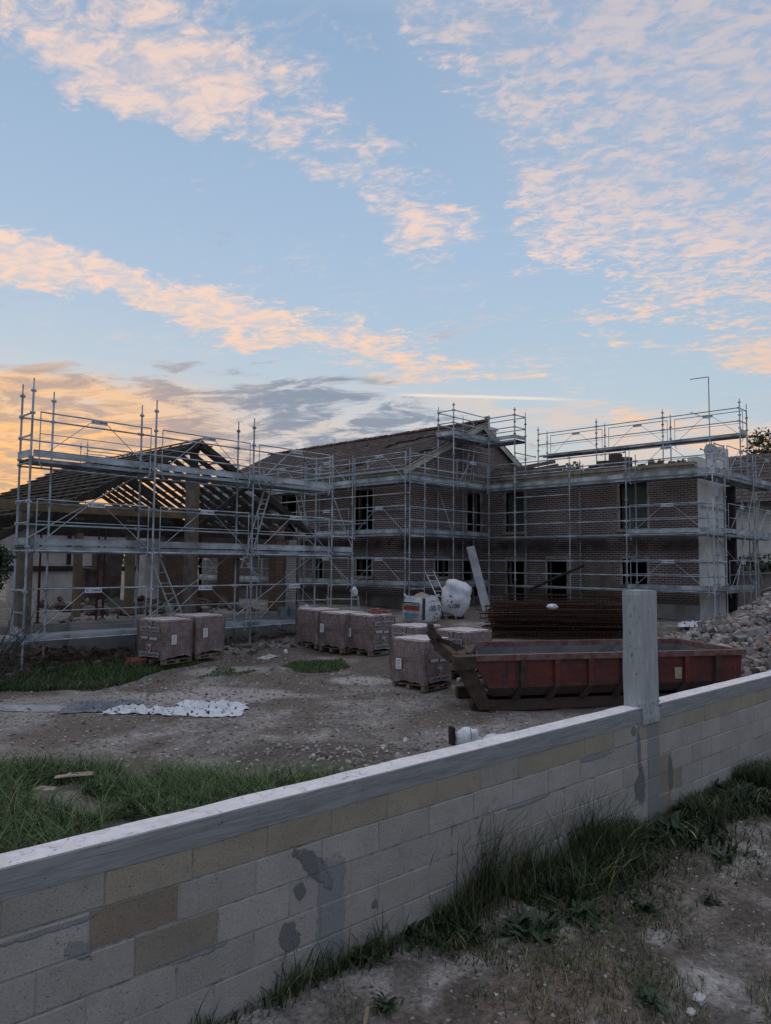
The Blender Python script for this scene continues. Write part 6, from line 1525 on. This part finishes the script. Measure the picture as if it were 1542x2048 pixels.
def leaf_cloud(blobs, n, s0, s1, c1, c2, squash=.8):
    B = np.array(blobs, float); w = B[:, 3]**2; w /= w.sum(); k = rng.choice(len(B), n, p=w)
    d = rng.normal(0, 1, (n, 3)); d /= np.linalg.norm(d, axis=1)[:, None]; r_ = (rng.random(n)**.45)[:, None]
    c = B[k, :3]+d*r_*B[k, 3:4]*np.array([1, 1, squash])
    keep = np.array([noise.noise(Vector(p*2.1)) > -.18 for p in c]); c = c[keep]; n = len(c)
    a = rng.normal(0, 1, (n, 3)); a /= np.linalg.norm(a, axis=1)[:, None]; b = np.cross(a, rng.normal(0, 1, (n, 3))); b /= np.linalg.norm(b, axis=1)[:, None]
    s_ = (s0+(s1-s0)*rng.random(n))[:, None]; V = np.stack([c-a*s_, c+b*s_*.5, c+a*s_, c-b*s_*.5], 1).reshape(-1, 3)
    F = np.arange(4*n).reshape(-1, 4); t = rng.random((n, 1)); tn = (np.array(c1)*(1-t)+np.array(c2)*t)*(.6+.8*rng.random((n, 1)))
    return np_mesh('crown', V, F, leaf_m, np.repeat(tn, 4, axis=0))
def tree(name, label, base_, blobs, n, s0, s1, c1, c2, cat='tree', trunk=.12):
    r = thing(name, label, cat, base_); link('crown', leaf_cloud(blobs, n, s0, s1, c1, c2), r).location = -r.location
    mb = MB(); b0 = Vector(base_); cen = Vector(np.array(blobs)[:, :3].mean(0)); mid = b0.lerp(cen, .55)+Vector((.1, .05, 0))
    mb.tube(b0, mid, trunk, 8, r2=trunk*.7)
    for q in blobs[:14]: mb.tube(mid, Vector(q[:3]), trunk*.5, 6, r2=trunk*.12)
    mb.obj('trunk', wood_d, r); return r
def blobs(c, R_, n, r0, r1, sq=1.):
    out = []
    for i in range(n):
        d = Vector((random.gauss(0, 1), random.gauss(0, 1), random.gauss(0, 1))).normalized()*R_*random.random()**.5
        out.append((c[0]+d.x, c[1]+d.y, c[2]+d.z*sq, random.uniform(r0, r1)))
    return out
fg1, fg2 = (.035, .06, .028), (.09, .13, .05)
tree('tree', 'broad leafy green tree rising over the neighbouring roof at the right edge', (42.4, 10.9, -1.6), blobs((42.6, 11.2, 6.0), 1.9, 26, .45, 1.0, 1.0), 9000, .07, .13, fg1, fg2)
tree('tree', 'dark conifer tip at the left edge, above the horizon', (4.2, 26, -2), blobs((4.9, 27.5, 3.6), 1.1, 14, .4, .8, 2.4), 5000, .07, .13, (.02, .035, .02), (.05, .07, .035))
for i, (x_, y_, z_, R_, lab) in enumerate(((7.4, 31, 3.0, 1.5, 'leafy tree behind the left end of the barn roof, right one'), (5.6, 30, 2.5, 1.5, 'leafy tree behind the left end of the barn roof, left one'))):
    tree('tree', lab, (x_, y_, -2), blobs((x_, y_, z_-.2), R_, 16, .4, .9, .7), 5200, .08, .14, (.04, .06, .03), (.11, .15, .06))
tree('shrub', 'small leafy shrub showing between the wing roof line and the rear scaffold', (33.5, 18.8, 1.5), blobs((33.5, 19.2, 4.3), .95, 12, .3, .55, .7), 1900, .07, .12, (.04, .06, .03), (.10, .13, .05), 'shrub', .05)
tree('bush', 'dark evergreen bush at the left edge in front of the barn scaffold', (5.0, 15.6, -2.6), blobs((4.95, 15.8, -.10), .48, 14, .2, .38, 1.5), 7000, .03, .055, (.018, .034, .018), (.045, .075, .03), 'bush', .06)
hd = thing('hedge', 'dark clipped hedge behind the boundary wall at the right edge', 'hedge', (34.3, 6, -1.9))
link('foliage', leaf_cloud([(34.4+random.uniform(-.4, .4), -1+i*.28, -.2+random.uniform(-.2, .35), .55) for i in range(50)], 14000, .05, .09, (.02, .035, .02), (.055, .08, .035)), hd).location = -hd.location
def twiggy(label, c, n, L):
    r = thing('bare_shrub', label, 'shrub', c); mb = MB()
    def grow(p, d, l, rad, k):
        for i in range(4):
            q = p+d*l*.25; mb.tube(p, q, rad, 5, r2=rad*.85); rad *= .85; p = q; d = (d+Vector((random.uniform(-.3, .3), random.uniform(-.3, .3), random.uniform(-.25, .2)))).normalized()
            if k and random.random() < .8: grow(p, (d+Vector((random.uniform(-1, 1), random.uniform(-1, 1), random.uniform(-.4, .6)))).normalized(), l*.6, rad*.6, k-1)
    for i in range(n): grow(Vector(c)+Vector((random.uniform(-.3, .3), random.uniform(-.3, .3), 0)), Vector((random.uniform(-.3, .9), random.uniform(-.5, .5), random.uniform(.5, 1.2))).normalized(), L*random.uniform(.6, 1.2), .014, 3)
    mb.obj('branches', wood_d, r)
twiggy('bare dark twiggy shrub under the evergreen bush at the left edge', (4.9, 15.4, -2.6), 13, 1.5)
for i in range(26):   # low far-off treeline and roofs closing the horizon
    pass
far = []
for i in range(90):
    a = math.radians(-75+i*2.4); R_ = 120+random.uniform(-12, 25); far.append((math.sin(a+YAW)*R_, math.cos(a+YAW)*R_, -1+random.uniform(0, 2), random.uniform(3.5, 6.)))
o = link('far_wood', leaf_cloud(far, 26000, .35, .8, (.03, .045, .025), (.06, .08, .04), .7)); tag(o, 'distant dark line of trees along the horizon', 'trees', kind='stuff')

for k_, (px, py, nn, rr, h0, h1, lab) in enumerate((
    (4.35, 2.55, 130, .13, .03, .12, 'yellow-green grass tuft near the bottom middle of the gravel'), (4.62, 2.05, 150, .12, .04, .14, 'grass tuft beside the small flat stones at the lower right'),
    (3.75, 2.75, 90, .11, .03, .10, 'thin grass tuft at the bottom edge left of the earth mound'), (5.45, 2.2, 120, .14, .03, .11, 'pale grass tuft on the open gravel in the lower right'),
    (6.6, 2.55, 170, .20, .03, .12, 'grass tuft on the gravel, between the low weeds below the pillar'), (7.7, 2.4, 200, .22, .04, .14, 'grass tuft on the gravel by the right edge, nearest to it'),
    (8.3, 2.85, 260, .25, .05, .20, 'grass tuft on the gravel right of the pillar foot'), (5.75, 1.75, 60, .09, .02, .09, 'tiny grass tuft at the right edge near the bottom'))):
    tuft(px, py, nn, rr, h0, h1, lab, .006, .9)
